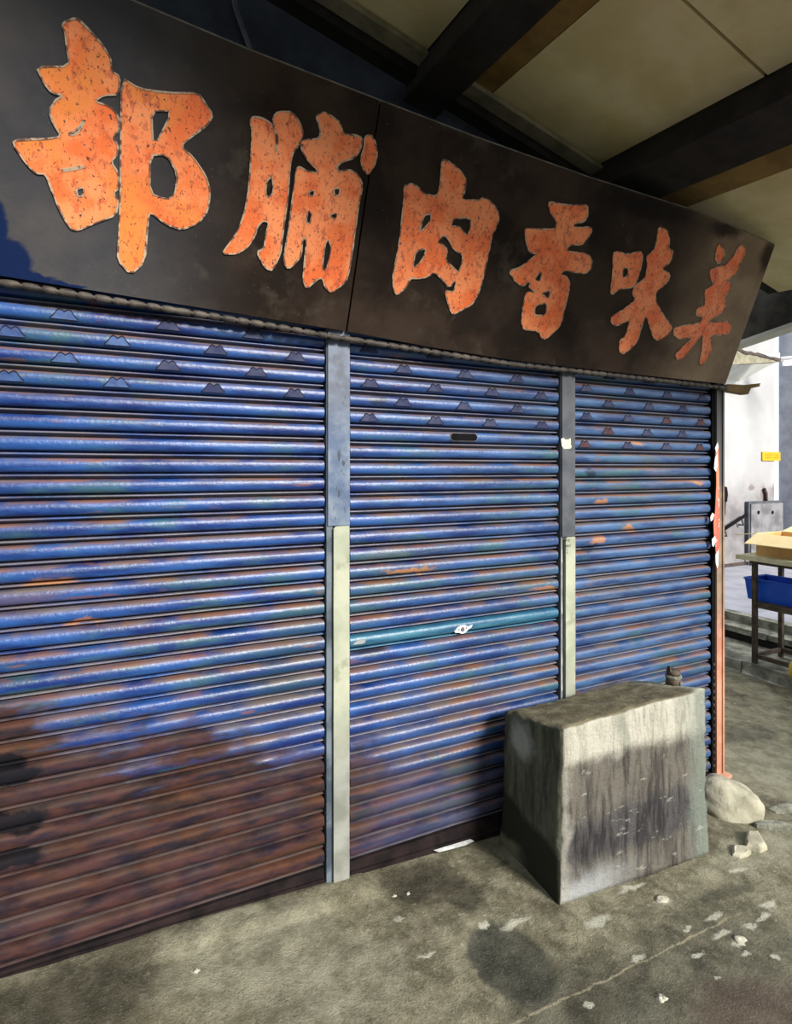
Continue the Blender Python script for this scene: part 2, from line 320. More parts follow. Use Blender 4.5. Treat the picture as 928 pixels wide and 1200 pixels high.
# the pale joint line across the slab
q1, q2 = onG(648, 1178), onG(790, 1108)
dv = (q2 - q1); dv.z = 0; L = dv.length; dv.normalize()
rel = t.vm('SUBTRACT', t.warp(.03, 12), tuple(q1)); al = t.vm('DOT_PRODUCT', rel, tuple(dv)); ac = t.mt('ABSOLUTE', t.vm('DOT_PRODUCT', rel, (-dv.y, dv.x, 0)))
ln = t.mt('MULTIPLY', t.ramp(ac, .006, .002), t.mt('MULTIPLY', t.ramp(al, -.25, -.2), t.ramp(al, L + .5, L + .3)))
c = t.mix(t.mt('MULTIPLY', t.mt('MULTIPLY', ln, t.ramp(n2, .4, .55)), .7), c, (0.33, 0.29, 0.19))
n4 = t.noise(150, detail=4, rough=.7)
c = t.mix(t.mt('MULTIPLY', t.ramp(n4, .58, .68), .3), c, (0.38, 0.36, 0.27))
c = t.mix(t.mt('MULTIPLY', t.ramp(n4, .42, .34), .55), c, (0.04, 0.037, 0.025))
hgt = t.mt('ADD', t.mt('MULTIPLY', n3, 0.6), t.mt('MULTIPLY', n4, 0.4))
M['floor'] = t.out(c, t.mt('ADD', .55, t.mt('MULTIPLY', n2, .5)), t.bump(hgt, 0.9, 0.014), 0, 0.25)
M['mound'] = simple('pale_concrete_mound', (0.30, 0.28, 0.20), (0.46, 0.43, 0.32), 8, 0.9, 0.6, 40, dist=.01)

# ------------------------------------------------------------------ mesh helpers
def link(name, verts, faces, mat, parent=None, smooth=False, mats=None, fm=None):
    me = bpy.data.meshes.new(name); me.from_pydata([tuple(v) for v in verts], [], faces)
    bm = bmesh.new(); bm.from_mesh(me); bmesh.ops.recalc_face_normals(bm, faces=bm.faces); bm.to_mesh(me); bm.free()
    for m in (mats or [mat]): me.materials.append(m)
    if fm:
        for i, pgn in enumerate(me.polygons): pgn.material_index = fm[i]
    if smooth:
        for pgn in me.polygons: pgn.use_smooth = True
    o = bpy.data.objects.new(name, me); C.objects.link(o); o.parent = parent
    return o
def tag(o, label, cat, group=None):
    o['label'] = label; o['category'] = cat
    if group: o['group'] = group
    return o
def struct(o): o['kind'] = 'structure'; return o
def thing(name, label, cat, loc=(0, 0, 0), group=None):
    o = bpy.data.objects.new(name, None); C.objects.link(o); o.location = loc; o.empty_display_size = .1
    return tag(o, label, cat, group)
def rel(o, base):                                    # mesh coordinates are world; shift into a thing placed at base
    o.data.transform(__import__('mathutils').Matrix.Translation(-Vector(base)))
class MB:
    def __init__(s): s.v = []; s.f = []
    def box(s, lo, hi, ax=None):
        lo, hi = Vector(lo), Vector(hi); b = len(s.v)
        for k in range(8):
            s.v.append(Vector((hi.x if k & 1 else lo.x, hi.y if k & 2 else lo.y, hi.z if k & 4 else lo.z)))
        s.f += [tuple(b + i for i in q) for q in ((0, 2, 3, 1), (4, 5, 7, 6), (0, 1, 5, 4), (2, 6, 7, 3), (0, 4, 6, 2), (1, 3, 7, 5))]
        return s
    def hexa(s, p):                                   # 4 bottom corners then 4 top corners
        b = len(s.v); s.v += [Vector(q) for q in p]
        s.f += [tuple(b + i for i in q) for q in ((0, 3, 2, 1), (4, 5, 6, 7), (0, 1, 5, 4), (1, 2, 6, 5), (2, 3, 7, 6), (3, 0, 4, 7))]
        return s
    def tube(s, pts, rads, n=10, cap=True):
        pts = [Vector(p) for p in pts]; b0 = len(s.v)
        if not hasattr(rads, '__len__'): rads = [rads] * len(pts)
        up = Vector((0.13, 0.21, 0.97))
        for i, p in enumerate(pts):
            d = (pts[min(i + 1, len(pts) - 1)] - pts[max(i - 1, 0)]).normalized()
            if abs(d.dot(up)) > .97: up = Vector((1, .2, .1)).normalized()
            a = d.cross(up).normalized(); bb = d.cross(a)
            for k in range(n):
                th = 2 * math.pi * k / n
                s.v.append(p + (a * math.cos(th) + bb * math.sin(th)) * rads[i])
        for i in range(len(pts) - 1):
            for k in range(n):
                q = b0 + i * n; s.f.append((q + k, q + (k + 1) % n, q + n + (k + 1) % n, q + n + k))
        if cap:
            s.f.append(tuple(b0 + k for k in range(n))); q = b0 + (len(pts) - 1) * n; s.f.append(tuple(q + k for k in range(n)))
        return s
    def prism(s, loop, off):                          # planar loop extruded by off
        loop = [Vector(p) for p in loop]; off = Vector(off); n = len(loop); b = len(s.v)
        s.v += loop + [p + off for p in loop]
        for tri in tessellate_polygon([loop]):
            s.f.append(tuple(b + i for i in tri)); s.f.append(tuple(b + n + i for i in tri))
        for i in range(n): s.f.append((b + i, b + (i + 1) % n, b + n + (i + 1) % n, b + n + i))
        return s
    def build(s, name, mat, parent=None, base=None, smooth=False):
        v = s.v if base is None else [p - Vector(base) for p in s.v]
        return link(name, v, s.f, mat, parent, smooth)

# ------------------------------------------------------------------ the ground
def lin(a, b, st):
    n = max(1, round((b - a) / st)); return [a + (b - a) * i / n for i in range(n)]
def floor_z(X, Y):
    z = ground(X)
    near = sm(-6, -2, Y) * sm(-3, -.6, X)
    h = noise.fractal(Vector((X * 2.1, Y * 2.1, 0)), 1.0, 2.0, 5) * .007 + noise.noise(Vector((X * 14, Y * 14, 3))) * .003
    z += h * near * (0.25 + 0.75 * sm(0.02, 0.12, -Y if Y < 0 else Y))
    z += .018 * sm(.16, .12, -Y) * sm(.95, .90, X) * sm(-.05, .2, X) * sm(-.005, .03, -Y)        # low ledge at the post foot
    q = onG(598, 1120); d = math.hypot((X - q.x) / .125, (Y - q.y) / .155); z -= .012 * sm(1.15, .95, d)
    q = onG(540, 1035); d = math.hypot((X - q.x) / .16, (Y - q.y) / .12); z -= .010 * sm(1.2, .4, d)
    return z
xs = lin(-12, -.8, .8) + lin(-.8, 3.6, .022) + lin(3.6, 5.32, .06) + [5.32]
ys = lin(-12, -1.7, .6) + lin(-1.7, 0, .022) + lin(0, 6.0, .15) + [6.0]
V = [(X, Y, floor_z(X, Y)) for Y in ys for X in xs]; nx_ = len(xs)
Fc = [(j * nx_ + i, j * nx_ + i + 1, (j + 1) * nx_ + i + 1, (j + 1) * nx_ + i) for j in range(len(ys) - 1) for i in range(nx_ - 1)
      if not (ys[j] >= -1e-6 and xs[i + 1] < 3.2)]
struct(link('floor', V, Fc, M['floor'], smooth=True))

# ------------------------------------------------------------------ shop walls and roof
struct(MB().box((-3, .10, -.4), (3.24, .30, 4.6)).build('wall_back', M['upper_wall']))
struct(MB().box((3.10, .30, -.4), (3.24, 5.5, 4.6)).build('wall_right', M['white_wall']))
E1 = Vector((0, 1, .078)).normalized()
E2 = Vector((1, .10, -.226)); E2 = (E2 - E1 * E2.dot(E1)).normalized(); EN = E1.cross(E2).normalized()
if EN.z < 0: EN = -EN
R0 = onY(690, 205, 0.0)
def ra(px, py):                                      # roof coordinates of a pixel: along the slope, along the beams
    q = onP(px, py, R0, EN) - R0
    det = E1.dot(E2)
    return q.dot(E2), q.dot(E1)
def rp(a, b, h=0): return R0 + E2 * a + E1 * b + EN * h
def roofbox(name, a0, a1, b0, b1, h0, h1, mat, parent=None):
    return MB().hexa([rp(a0, b0, h0), rp(a1, b0, h0), rp(a1, b1, h0), rp(a0, b1, h0),
                      rp(a0, b0, h1), rp(a1, b0, h1), rp(a1, b1, h1), rp(a0, b1, h1)]).build(name, mat, parent)
B1a = .5 * (ra(535, 20)[0] + ra(500, 62)[0]); B1b = .5 * (ra(612, 8)[0] + ra(560, 70)[0])
BR1 = .5 * (ra(698, 2)[0] + ra(600, 88)[0])
CR = .5 * (ra(830, 22)[1] + ra(872, 70)[1])
B2a = .5 * (ra(900, 88)[0] + ra(720, 185)[0]); B2b = .5 * (ra(925, 132)[0] + ra(800, 198)[0])
BR2 = .5 * (ra(920, 190)[0] + ra(840, 235)[0])
print('ROOF', B1a, B1b, BR1, B2a, B2b, BR2, CR, 'R0', R0)
roof = struct(roofbox('ceiling', -5.2, 1.75, -1.60, .08, .03, .09, M['beam']))
END = 1.70
def board(a0, a1, b0, b1, mat='ply', h=0.0):
    g = .006
    return roofbox('ceiling_board', a0 + g, a1 - g, b0 + g, b1 - g, h, h + .022, M[mat], roof)
rows = [(-.02, CR), (CR, -1.56)]
cols = [(BR1, B2a, 'ply'), (BR2, END, 'ply'), (-.35 + B1a - .8, B1a, 'ply'), (B1a - 2.3, B1a - 1.15, 'ply'), (B1a - 3.45, B1a - 2.3, 'ply')]
for a0, a1, m in cols:
    for b1, b0 in rows: board(a0, a1, b0, b1, m)
for b1, b0 in rows:
    board(B1b, BR1, b0, b1, 'brown_board', -.012); board(B2b, BR2, b0, b1, 'brown_board', -.012)
beam_l = ['dark roof beam crossing the ceiling above the brown sign', 'dark roof beam over the right end of the brown sign']
for (a0, a1), lb in zip(((B1a, B1b), (B2a, B2b)), beam_l):
    o = roofbox('roof_beam', a0, a1, -1.56, .06, -.13, .02, M['beam']); tag(o, lb, 'beam', 'roof beams')
o = roofbox('roof_rail', -3.6, .04, -.035, .05, -.07, .0, M['beam']); tag(o, 'dark wooden rail where the ceiling meets the wall above the sign', 'rail')
for a0, a1, lb in ((B1b + .004, .02, 'grey batten on the ceiling beside the rail between the two dark beams'), (-3.4, B1a - .004, 'grey batten on the ceiling beside the rail beyond the first dark beam')):
    tag(roofbox('ceiling_batten', a0, a1, -.125, -.045, -.034, -.013, M['batten']), lb, 'batten', 'battens under the ceiling')
# hanging fold of dark sheeting and cable on the wall over the sign
pts = [onY(x, y, .075) for x, y in ((262, -60), (276, 10), (290, 50), (300, 75))]
tag(MB().tube(pts, .010, 8).build('wall_cable', M['dark_metal'], smooth=True), 'slack grey cable hanging on the dark wall behind the sign', 'cable')
# end beam of the roof
bx0 = 3.98
fb = [onX(868, 398, bx0), onX(928, 377, bx0)]; ft = [onX(868, 331, bx0), onX(928, 318, bx0)]
def ext(a, b, Y): k = (Y - a.y) / (b.y - a.y); return a + (b - a) * k
Ys, Ye = 1.2, -1.75
lo0, lo1, hi0, hi1 = ext(*fb, Ys), ext(*fb, -1.2), ext(*ft, Ys), ext(*ft, -1.2)
lo2, hi2 = Vector((bx0, Ye, lo1.z)), Vector((bx0, Ye, hi1.z))
o = thing('end_beam', 'deep dark beam closing the low end of the roof', 'beam', lo0)
T = Vector((.12, 0, 0))
m = MB(); m.hexa([lo0, lo1, lo1 + T, lo0 + T, hi0, hi1, hi1 + T, hi0 + T]); m.hexa([lo1, lo2, lo2 + T, lo1 + T, hi1, hi2, hi2 + T, hi1 + T])
m.build('beam_body', M['fascia'], o, lo0)
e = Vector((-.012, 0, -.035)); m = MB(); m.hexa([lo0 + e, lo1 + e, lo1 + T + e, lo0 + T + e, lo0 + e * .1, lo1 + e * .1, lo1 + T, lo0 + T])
m.build('painted_lit_lip', M['soffit'], o, lo0)  # pale strip: daylight on the beam's lower edge put into its colour

# unseen buildings added across the street to block low sky; lane passes the sun
struct(MB().box((-14, -9.0, -1), (1.0, -7.2, 6.5)).build('wall_light_block', M['fascia']))
struct(MB().box((6.5, -9.0, -1), (11, -7.2, 5.0)).build('wall_light_block', M['fascia']))
# ------------------------------------------------------------------ the sign
SB0 = onY(850, 450, -.06); SB1 = onY(0, 324, -.06)
tr = onX(908, 287, SB0.x)
sdir = (SB0 - SB1).normalized(); SN = sdir.cross(tr - SB0).normalized()
if SN.y > 0: SN = -SN                                # faces the street
def sg(x, y, h=0.0): return onP(x, y, SB0, SN) + SN * h
sign = thing('shop_sign', 'long dark brown signboard with orange Chinese characters above the shutters', 'sign', sg(850, 450))
SBASE = sg(850, 450)
top_px = [(-150, -118), (0, -60), (150, -1), (290, 58), (445, 118)]; top2 = [(445, 118), (560, 162), (690, 208), (820, 249), (908, 287)]
seam = [(445, 118), (425, 250), (405, 388)]
bot2 = [(850, 450), (720, 436), (600, 422), (500, 406), (405, 388)]; bot1 = [(405, 388), (300, 371), (200, 355), (100, 339), (0, 323), (-150, 297)]
t, c = SIGNPAINT
wp = t.warp(.07, 11)
for px, py, rx, rz_ in ((0, 302, .085, .06), (10, 322, .13, .022), (-20, 262, .06, .09), (60, 333, .10, .010)):
    q = sg(px, py); c = t.mix(t.spot(wp, q, (rx, .5, rz_), .12), c, (0.004, 0.014, 0.06))
for px, py, rx, rz_ in ((900, 300, .05, .08), (850, 268, .12, .035), (760, 245, .3, .05)):
    q = sg(px, py); c = t.mix(t.mt('MULTIPLY', t.spot(wp, q, (rx, .5, rz_), .6), .85), c, (0.008, 0.006, 0.005))
M['sign'] = t.out(c, 0.8, t.bump(t.noise(60, detail=6), .4, .003), 0, .12)
for lp in (top_px + seam[1:] + bot1[1:], [(446.5, 118.5)] + top2[1:] + bot2[:-1] + [(407, 388.3), (427, 250)]):
    MB().prism([sg(*q) for q in lp], -SN * .018).build('sign_panel', M['sign'], sign, SBASE)
tp = [sg(x, y, .0) for x, y in top_px + top2[1:]]
MB().tube([p + SN * -.012 for p in tp], .008, 8).build('top_edge', M['sign_edge'], sign, SBASE, True)
MB().tube([sg(x, y, -.012) for x, y in top2[-1:] + bot2[:1]], .006, 8).build('end_edge', M['sign_edge'], sign, SBASE, True)
# steel brackets tie the sign back to the wall
for px in (60, 330, 600, 840):
    p = sg(px, 60 + .27 * px, -.02); q = Vector((p.x, .1, p.z + .02))
    MB().tube([p, q], .012, 8).build('bracket', M['beam'], sign, SBASE, True)

CH = []
def ch(x0, y0, s, *loops): CH.append([[(x0 + a / s, y0 + b / s) for a, b in lp] for lp in loops])
# one entry per brushed character: outlines then counters
ch(0, 0, 3.53,
 [(262,95),(315,75),(345,100),(420,180),(460,245),(460,293),(497,318),(490,392),(430,395),(390,420),(455,440),(490,480),(495,535),(465,570),(489,600),(485,640),(460,670),(489,715),(490,780),(470,800),(490,830),(480,890),(400,920),(320,955),(290,945),(245,865),(220,800),(190,720),(150,718),(110,680),(50,590),(80,578),(200,575),(255,565),(220,510),(205,460),(225,420),(265,395),(215,385),(185,350),(150,275),(290,278),(275,190),(270,130),(258,115)],
 [(315,782),(348,775),(345,810),(322,815)], [(255,703),(350,686),(348,694),(260,709)], [(280,553),(310,545),(358,487),(332,540),(302,562)],
 [(503,320),(575,367),(690,385),(820,385),(850,430),(880,475),(860,515),(800,560),(745,605),(800,650),(850,725),(870,790),(860,870),(820,925),(750,950),(690,930),(622,878),(613,900),(598,1085),(540,1135),(487,1075),(490,1000),(496,880),(500,600)],
 [(625,458),(715,460),(635,612)], [(620,642),(690,640),(735,720),(722,808),(690,825),(620,800)])
ch(250, 110, 4.64,
 [(195,150),(215,125),(260,130),(318,163),(348,225),(350,262),(334,330),(340,250),(330,180),(320,130),(350,95),(430,100),(470,160),(490,220),(465,275),(430,320),(415,400),(405,560),(385,700),(372,790),(365,870),(320,960),(290,950),(265,920),(235,860),(275,840),(285,760),(300,700),(270,690),(240,720),(225,770),(190,830),(130,870),(45,870),(80,820),(130,750),(165,660),(185,560),(200,420),(205,280),(210,190)],
 [(290,470),(320,450),(325,540),(295,565),(282,540)],
 [(470,260),(490,250),(580,245),(575,170),(555,125),(595,95),(640,120),(690,160),(705,220),(770,225),(808,240),(800,300),(770,345),(690,375),(668,400),(680,425),(740,410),(790,445),(810,500),(790,600),(770,740),(755,850),(740,950),(720,1020),(640,1085),(605,1050),(590,1000),(560,1010),(505,1060),(485,1010),(495,900),(505,800),(485,775),(480,850),(470,890),(420,945),(395,945),(380,900),(390,840),(412,700),(430,560),(447,410),(465,395),(510,420),(560,430),(560,410),(520,375),(480,310)],
 [(625,785),(640,850),(610,960),(590,950),(605,820)], [(520,530),(548,522),(546,555),(518,553)], [(653,515),(687,513),(682,552),(655,552)], [(515,630),(535,660),(520,710),(502,690)], [(635,655),(670,650),(665,677),(640,674)],
 [(820,235),(850,220),(880,260),(890,330),(870,400),(840,445),(807,400),(798,350),(818,290)])
ch(440, 170, 5.714,
 [(187,275),(240,255),(280,280),(320,325),(410,345),(430,260),(440,110),(460,95),(520,130),(580,190),(605,235),(595,310),(575,365),(690,370),(720,350),(770,380),(815,440),(825,500),(800,560),(775,610),(760,700),(735,810),(710,920),(680,1010),(640,1070),(570,1105),(515,1135),(495,1100),(455,970),(520,985),(540,900),(485,955),(450,905),(390,850),(340,885),(280,895),(230,890),(205,950),(140,1005),(120,970),(110,880),(140,740),(165,580),(180,420),(188,340)],
 [(320,470),(370,460),(365,510),(300,580),(295,570)], [(265,710),(340,690),(310,770),(245,830)], [(520,490),(635,488),(630,560),(610,610),(560,545),(500,540)],
 [(410,650),(460,600),(490,640),(520,700),(580,730),(575,800),(550,850),(520,820),(465,770),(480,700),(440,660)])
ch(580, 220, 6.314,
 [(390,110),(420,105),(500,125),(600,130),(680,125),(685,200),(660,250),(585,265),(580,295),(700,290),(715,320),(680,380),(640,425),(545,420),(525,470),(640,480),(690,495),(715,540),(710,590),(670,635),(600,630),(505,610),(480,645),(520,650),(550,700),(545,760),(520,860),(500,950),(480,1020),(420,1080),(370,1120),(335,1110),(320,1060),(210,1050),(190,1000),(200,900),(215,820),(230,765),(310,772),(248,745),(255,690),(200,730),(150,700),(95,615),(180,590),(270,520),(310,490),(250,480),(225,400),(215,310),(230,297),(330,305),(440,305),(455,260),(440,235),(405,190)],
 [(310,640),(345,620),(330,690),(292,680)], [(342,777),(405,760),(395,820),(362,800)], [(295,870),(380,850),(370,945),(285,940)])
ch(700, 240, 4.64,
 [(82,260),(110,252),(160,270),(230,250),(245,280),(230,360),(205,430),(188,450),(110,460),(75,490),(68,470),(80,370)], [(138,345),(165,340),(160,385),(132,400)],
 [(330,120),(370,130),(390,180),(385,240),(410,250),(395,310),(345,350),(395,375),(380,420),(310,480),(320,540),(370,620),(405,660),(390,700),(330,740),(300,725),(275,640),(260,600),(235,670),(215,740),(180,780),(130,815),(115,790),(118,735),(150,715),(175,620),(165,630),(100,660),(70,640),(75,605),(150,560),(205,515),(185,480),(200,440),(255,400),(270,330),(262,280),(310,240),(325,160)])
ch(700, 240, 4.64,
 [(660,205),(685,245),(688,280),(655,325),(635,290),(645,235)],
 [(780,215),(800,240),(800,270),(770,320),(760,360),(720,400),(695,415),(725,425),(715,470),(685,505),(695,530),(690,570),(650,605),(615,620),(600,640),(700,630),(725,650),(720,690),(690,710),(610,705),(620,780),(600,830),(565,875),(550,865),(565,790),(570,700),(545,730),(500,790),(470,830),(430,845),(418,815),(470,760),(520,720),(430,730),(410,705),(415,665),(470,655),(555,640),(570,610),(530,600),(540,560),(585,545),(580,465),(605,445),(630,430),(608,400),(610,350),(640,340),(690,330),(730,290),(760,235)])
def chaikin(l):
    o = []
    for i in range(len(l)):
        a, b = Vector(l[i]), Vector(l[(i + 1) % len(l)]); o += [a * .8 + b * .2, a * .2 + b * .8]
    return o
def area(l): return sum(l[i][0] * l[(i + 1) % len(l)][1] - l[(i + 1) % len(l)][0] * l[i][1] for i in range(len(l))) / 2
def inside(p, l):
    r = False
    for i in range(len(l)):
        a, b = l[i], l[i - 1]
        if (a[1] > p[1]) != (b[1] > p[1]) and p[0] < (b[0] - a[0]) * (p[1] - a[1]) / (b[1] - a[1]) + a[0]: r = not r
    return r
for loops in CH:
    loops = [chaikin(l) for l in loops]
    outer = [l for l in loops if not any(inside(l[0], k) for k in loops if k is not l)]
    mv, mf, ov, of = [], [], [], []
    for l in outer:
        holes = [k for k in loops if k is not l and k not in outer and inside(k[0], l)]
        grp = [l] + holes
        P3 = [[sg(q[0], q[1], .003) for q in g] for g in grp]
        flat = [p for g in P3 for p in g]; b = len(mv); n = len(flat)
        mv += flat + [p - SN * .0028 for p in flat]
        for tri in tessellate_polygon([[Vector((q[0], q[1], 0)) for q in g] for g in grp]): mf.append(tuple(b + i for i in tri))
        k0 = b
        for g in P3:
            m_ = len(g)
            for i in range(m_): mf.append((k0 + i, k0 + (i + 1) % m_, k0 + n + (i + 1) % m_, k0 + n + i))
            k0 += m_
        for g in P3:                                   # pale rim brushed round every stroke
            m_ = len(g); b2 = len(ov)
            for i in range(m_):
                d = (g[(i + 1) % m_] - g[i - 1]).normalized(); s_ = d.cross(SN).normalized() * (.0026 + .0016 * noise.noise(g[i] * 30))
                ov += [g[i] + s_ + SN * .0016, g[i] - s_ + SN * .0016]
            for i in range(m_):
                j = (i + 1) % m_; of.append((b2 + 2 * i, b2 + 2 * i + 1, b2 + 2 * j + 1, b2 + 2 * j))
    o = link('painted_character', [p - SBASE for p in mv], mf, M['orange'], sign)
    link('outline', [p - SBASE for p in ov], of, M['outline'], o)

# crimped strip along the foot of the sign
pp = [(-150, 304), (0, 331), (100, 347), (200, 363), (300, 379), (380, 393), (450, 404), (600, 427), (720, 440), (800, 449), (852, 455)]
P3 = [onY(x, y, -.062) for x, y in pp]
def along(pts, step):
    out = []
    for a, b in zip(pts[:-1], pts[1:]):
        n = max(1, round((b - a).length / step)); out += [a + (b - a) * i / n for i in range(n)]
    return out + [pts[-1]]
fine = along(P3, .008); rr = []; s_ = 0; last = fine[0]
for p in fine:
    s_ += (p - last).length; last = p
    ph = (s_ / .052) % 1.0
    rr.append(.0105 + .0028 * math.sin(math.pi * ph) - (.006 if ph < .14 else 0) + .0012 * noise.noise(p * 40))
strip = thing('crimped_edge_strip', 'crimped grey brown metal strip along the bottom edge of the signboard', 'edge strip', P3[-1])
MB().tube(fine, rr, 10).build('crimped_roll', M['roll'], strip, P3[-1], True)
lp = [P3[0] + Vector((0, .075, 0)), P3[-1] + Vector((0, .075, 0))]
m = MB(); a, b = P3[0], P3[-1]
for i in range(len(P3) - 1):
    a, b = P3[i], P3[i + 1]; d = Vector((0, .02, -.006)); e = Vector((0, .022, -.006)); u = Vector((0, 0, .02))
    m.hexa([a + d, b + d, b + e, a + e, a + d + u, b + d + u, b + e + u, a + e + u])
m.build('soffit_plate', M['beam'], strip, P3[-1])
q = [onY(x, y, -.06) for x, y in ((853, 450), (872, 451), (891, 449), (890, 453), (880, 455), (877, 462), (860, 459), (846, 456))]
tag(MB().prism(q, (0, .05, 0)).build('broken_batten', M['brown_board']), 'broken brown batten end sticking out past the sign strip', 'batten')

# ------------------------------------------------------------------ rolling shutters
PITCH = .0725
def prof():
    p = [(.026, 0), (.024, -.0035), (.004, -.0045)]
    for i in range(11):
        th = math.pi * (i / 10); z = -.0055 - .0460 * (1 - math.cos(th)) / 2; p.append((-.002 - .0175 * math.sin(th) ** .8, z))
    p += [(.026, -.0520), (.026, -.0580)]
    for i in range(6):
        th = math.pi * (i / 5); p.append((.006 - .0120 * math.sin(th) ** .8, -.0585 - .0085 * (1 - math.cos(th)) / 2))
    p += [(.026, -.0675), (.026, -.0725)]
    return p
PR = prof()
def slat_mesh(w_, seed, mat):
    n = 12; V, Fq = [], []
    for i in range(n + 1):
        for (y, z) in PR:
            d = noise.noise(Vector((i * .9, seed * 7.3, z * 30)))
            V.append((w_ * i / n, y + d * .0011, z + noise.noise(Vector((i * .5, seed * 3.1, 9))) * .0009))
    k = len(PR)
    for i in range(n):
        for j in range(k - 1): Fq.append((i * k + j, (i + 1) * k + j, (i + 1) * k + j + 1, i * k + j + 1))
    V += V[:k] + V[n * k:(n + 1) * k]; b_ = (n + 1) * k
    Fq += [tuple(b_ + j for j in range(k)), tuple(b_ + k + j for j in range(k))]
    me = bpy.data.meshes.new('slat'); me.from_pydata(V, [], Fq)
    bm = bmesh.new(); bm.from_mesh(me); bmesh.ops.recalc_face_normals(bm, faces=bm.faces); bm.to_mesh(me); bm.free()
    for q in me.polygons: q.use_smooth = len(q.vertices) == 4
    me.materials.append(mat); return me
def vent_mesh(mat, w_=.082):
    # a pressed flap with a scalloped top edge standing proud of the slat, dark slit above it
    pts = [(-.5, -.017), (-.43, -.013), (-.33, -.002), (-.25, .009), (-.16, .0125), (-.08, .009), (0, .004), (.08, .009), (.16, .0125), (.25, .009), (.33, -.002), (.43, -.013), (.5, -.017)]
    V, Fq, fm = [], [], []
    def ys(z): return -.003 - .0145 * math.sin(max(.05, min(math.pi - .05, math.acos(max(-1, min(1, 1 - 2 * (-(z - .028) - .0) / .0475 * .98)))))) ** .75
    for s_, z in pts:
        V.append((s_ * w_, -.0218, z)); V.append((s_ * w_ * .96, -.0212, min(z, -.017) - .0006))
        V.append((s_ * w_ * 1.02, -.0210, z + .0008)); V.append((s_ * w_ * 1.02, -.0205, z + .0056)); V.append((s_ * w_ * 1.02, -.003, z + .002)); V.append((s_ * w_ * .96, -.003, min(z, -.017)))
    for i in range(len(pts) - 1):
        a, b = i * 6, (i + 1) * 6
        for u, v, mi in ((0, 1, 0), (0, 2, 1), (2, 3, 1), (3, 4, 1), (1, 5, 0)): Fq.append((a + u, b + u, b + v, a + v)); fm.append(mi)
    me = bpy.data.meshes.new('vent'); me.from_pydata(V, [], Fq)
    bm = bmesh.new(); bm.from_mesh(me); bmesh.ops.recalc_face_normals(bm, faces=bm.faces); bm.to_mesh(me); bm.free()
    me.materials.append(mat); me.materials.append(M['slit'])
    for i, q in enumerate(me.polygons): q.material_index = fm[i]
    return me
VM = vent_mesh(M['vent']); VMS = vent_mesh(M['vent_blue']); VMR = vent_mesh(M['vent2'])
def fx(px): return onY(px, 550, -.01).x
SP = [  # left end, right end, first joint height, first index, bottom index, label
 (-1.05, fx(379.5), 2.127, -3, 28, 'wide blue roller shutter, rusted brown along its lower slats, by the blue and cream post'),
 (fx(409.5), fx(653), 2.1155, -2, 28, 'blue roller shutter with a black letter slot and white lock plate between two posts'),
 (fx(671.5), fx(831), 2.099, -2, 30, 'faded blue roller shutter with orange rust scabs behind the concrete block')]
VENTS = [[(x / 2.32, 300 + y / 2.32) for x, y in ((175,165),(458,197),(690,220),(30,217),(320,242),(587,267),(803,284),(178,291),(458,311),(697,330),(25,343),(318,358),(580,375),(800,386))],
 [(400 + x / 3.57, 390 + y / 3.57) for x, y in ((113,80),(388,110),(628,135),(832,160),(260,168),(515,192),(732,210),(120,230),(392,251),(628,268),(832,280),(257,310),(512,326),(735,338),(115,376),(392,386),(620,396),(837,404))],
 [(650 + x / 4.64, 430 + y / 4.64) for x, y in ((295,75),(510,95),(705,105),(168,133),(405,157),(610,168),(800,188),(290,222),(510,239),(695,247),(170,283),(395,302),(605,308),(790,320),(287,364),(500,378),(690,384),(160,433),(395,443),(605,450),(785,455))]]
rn = random.Random(3)
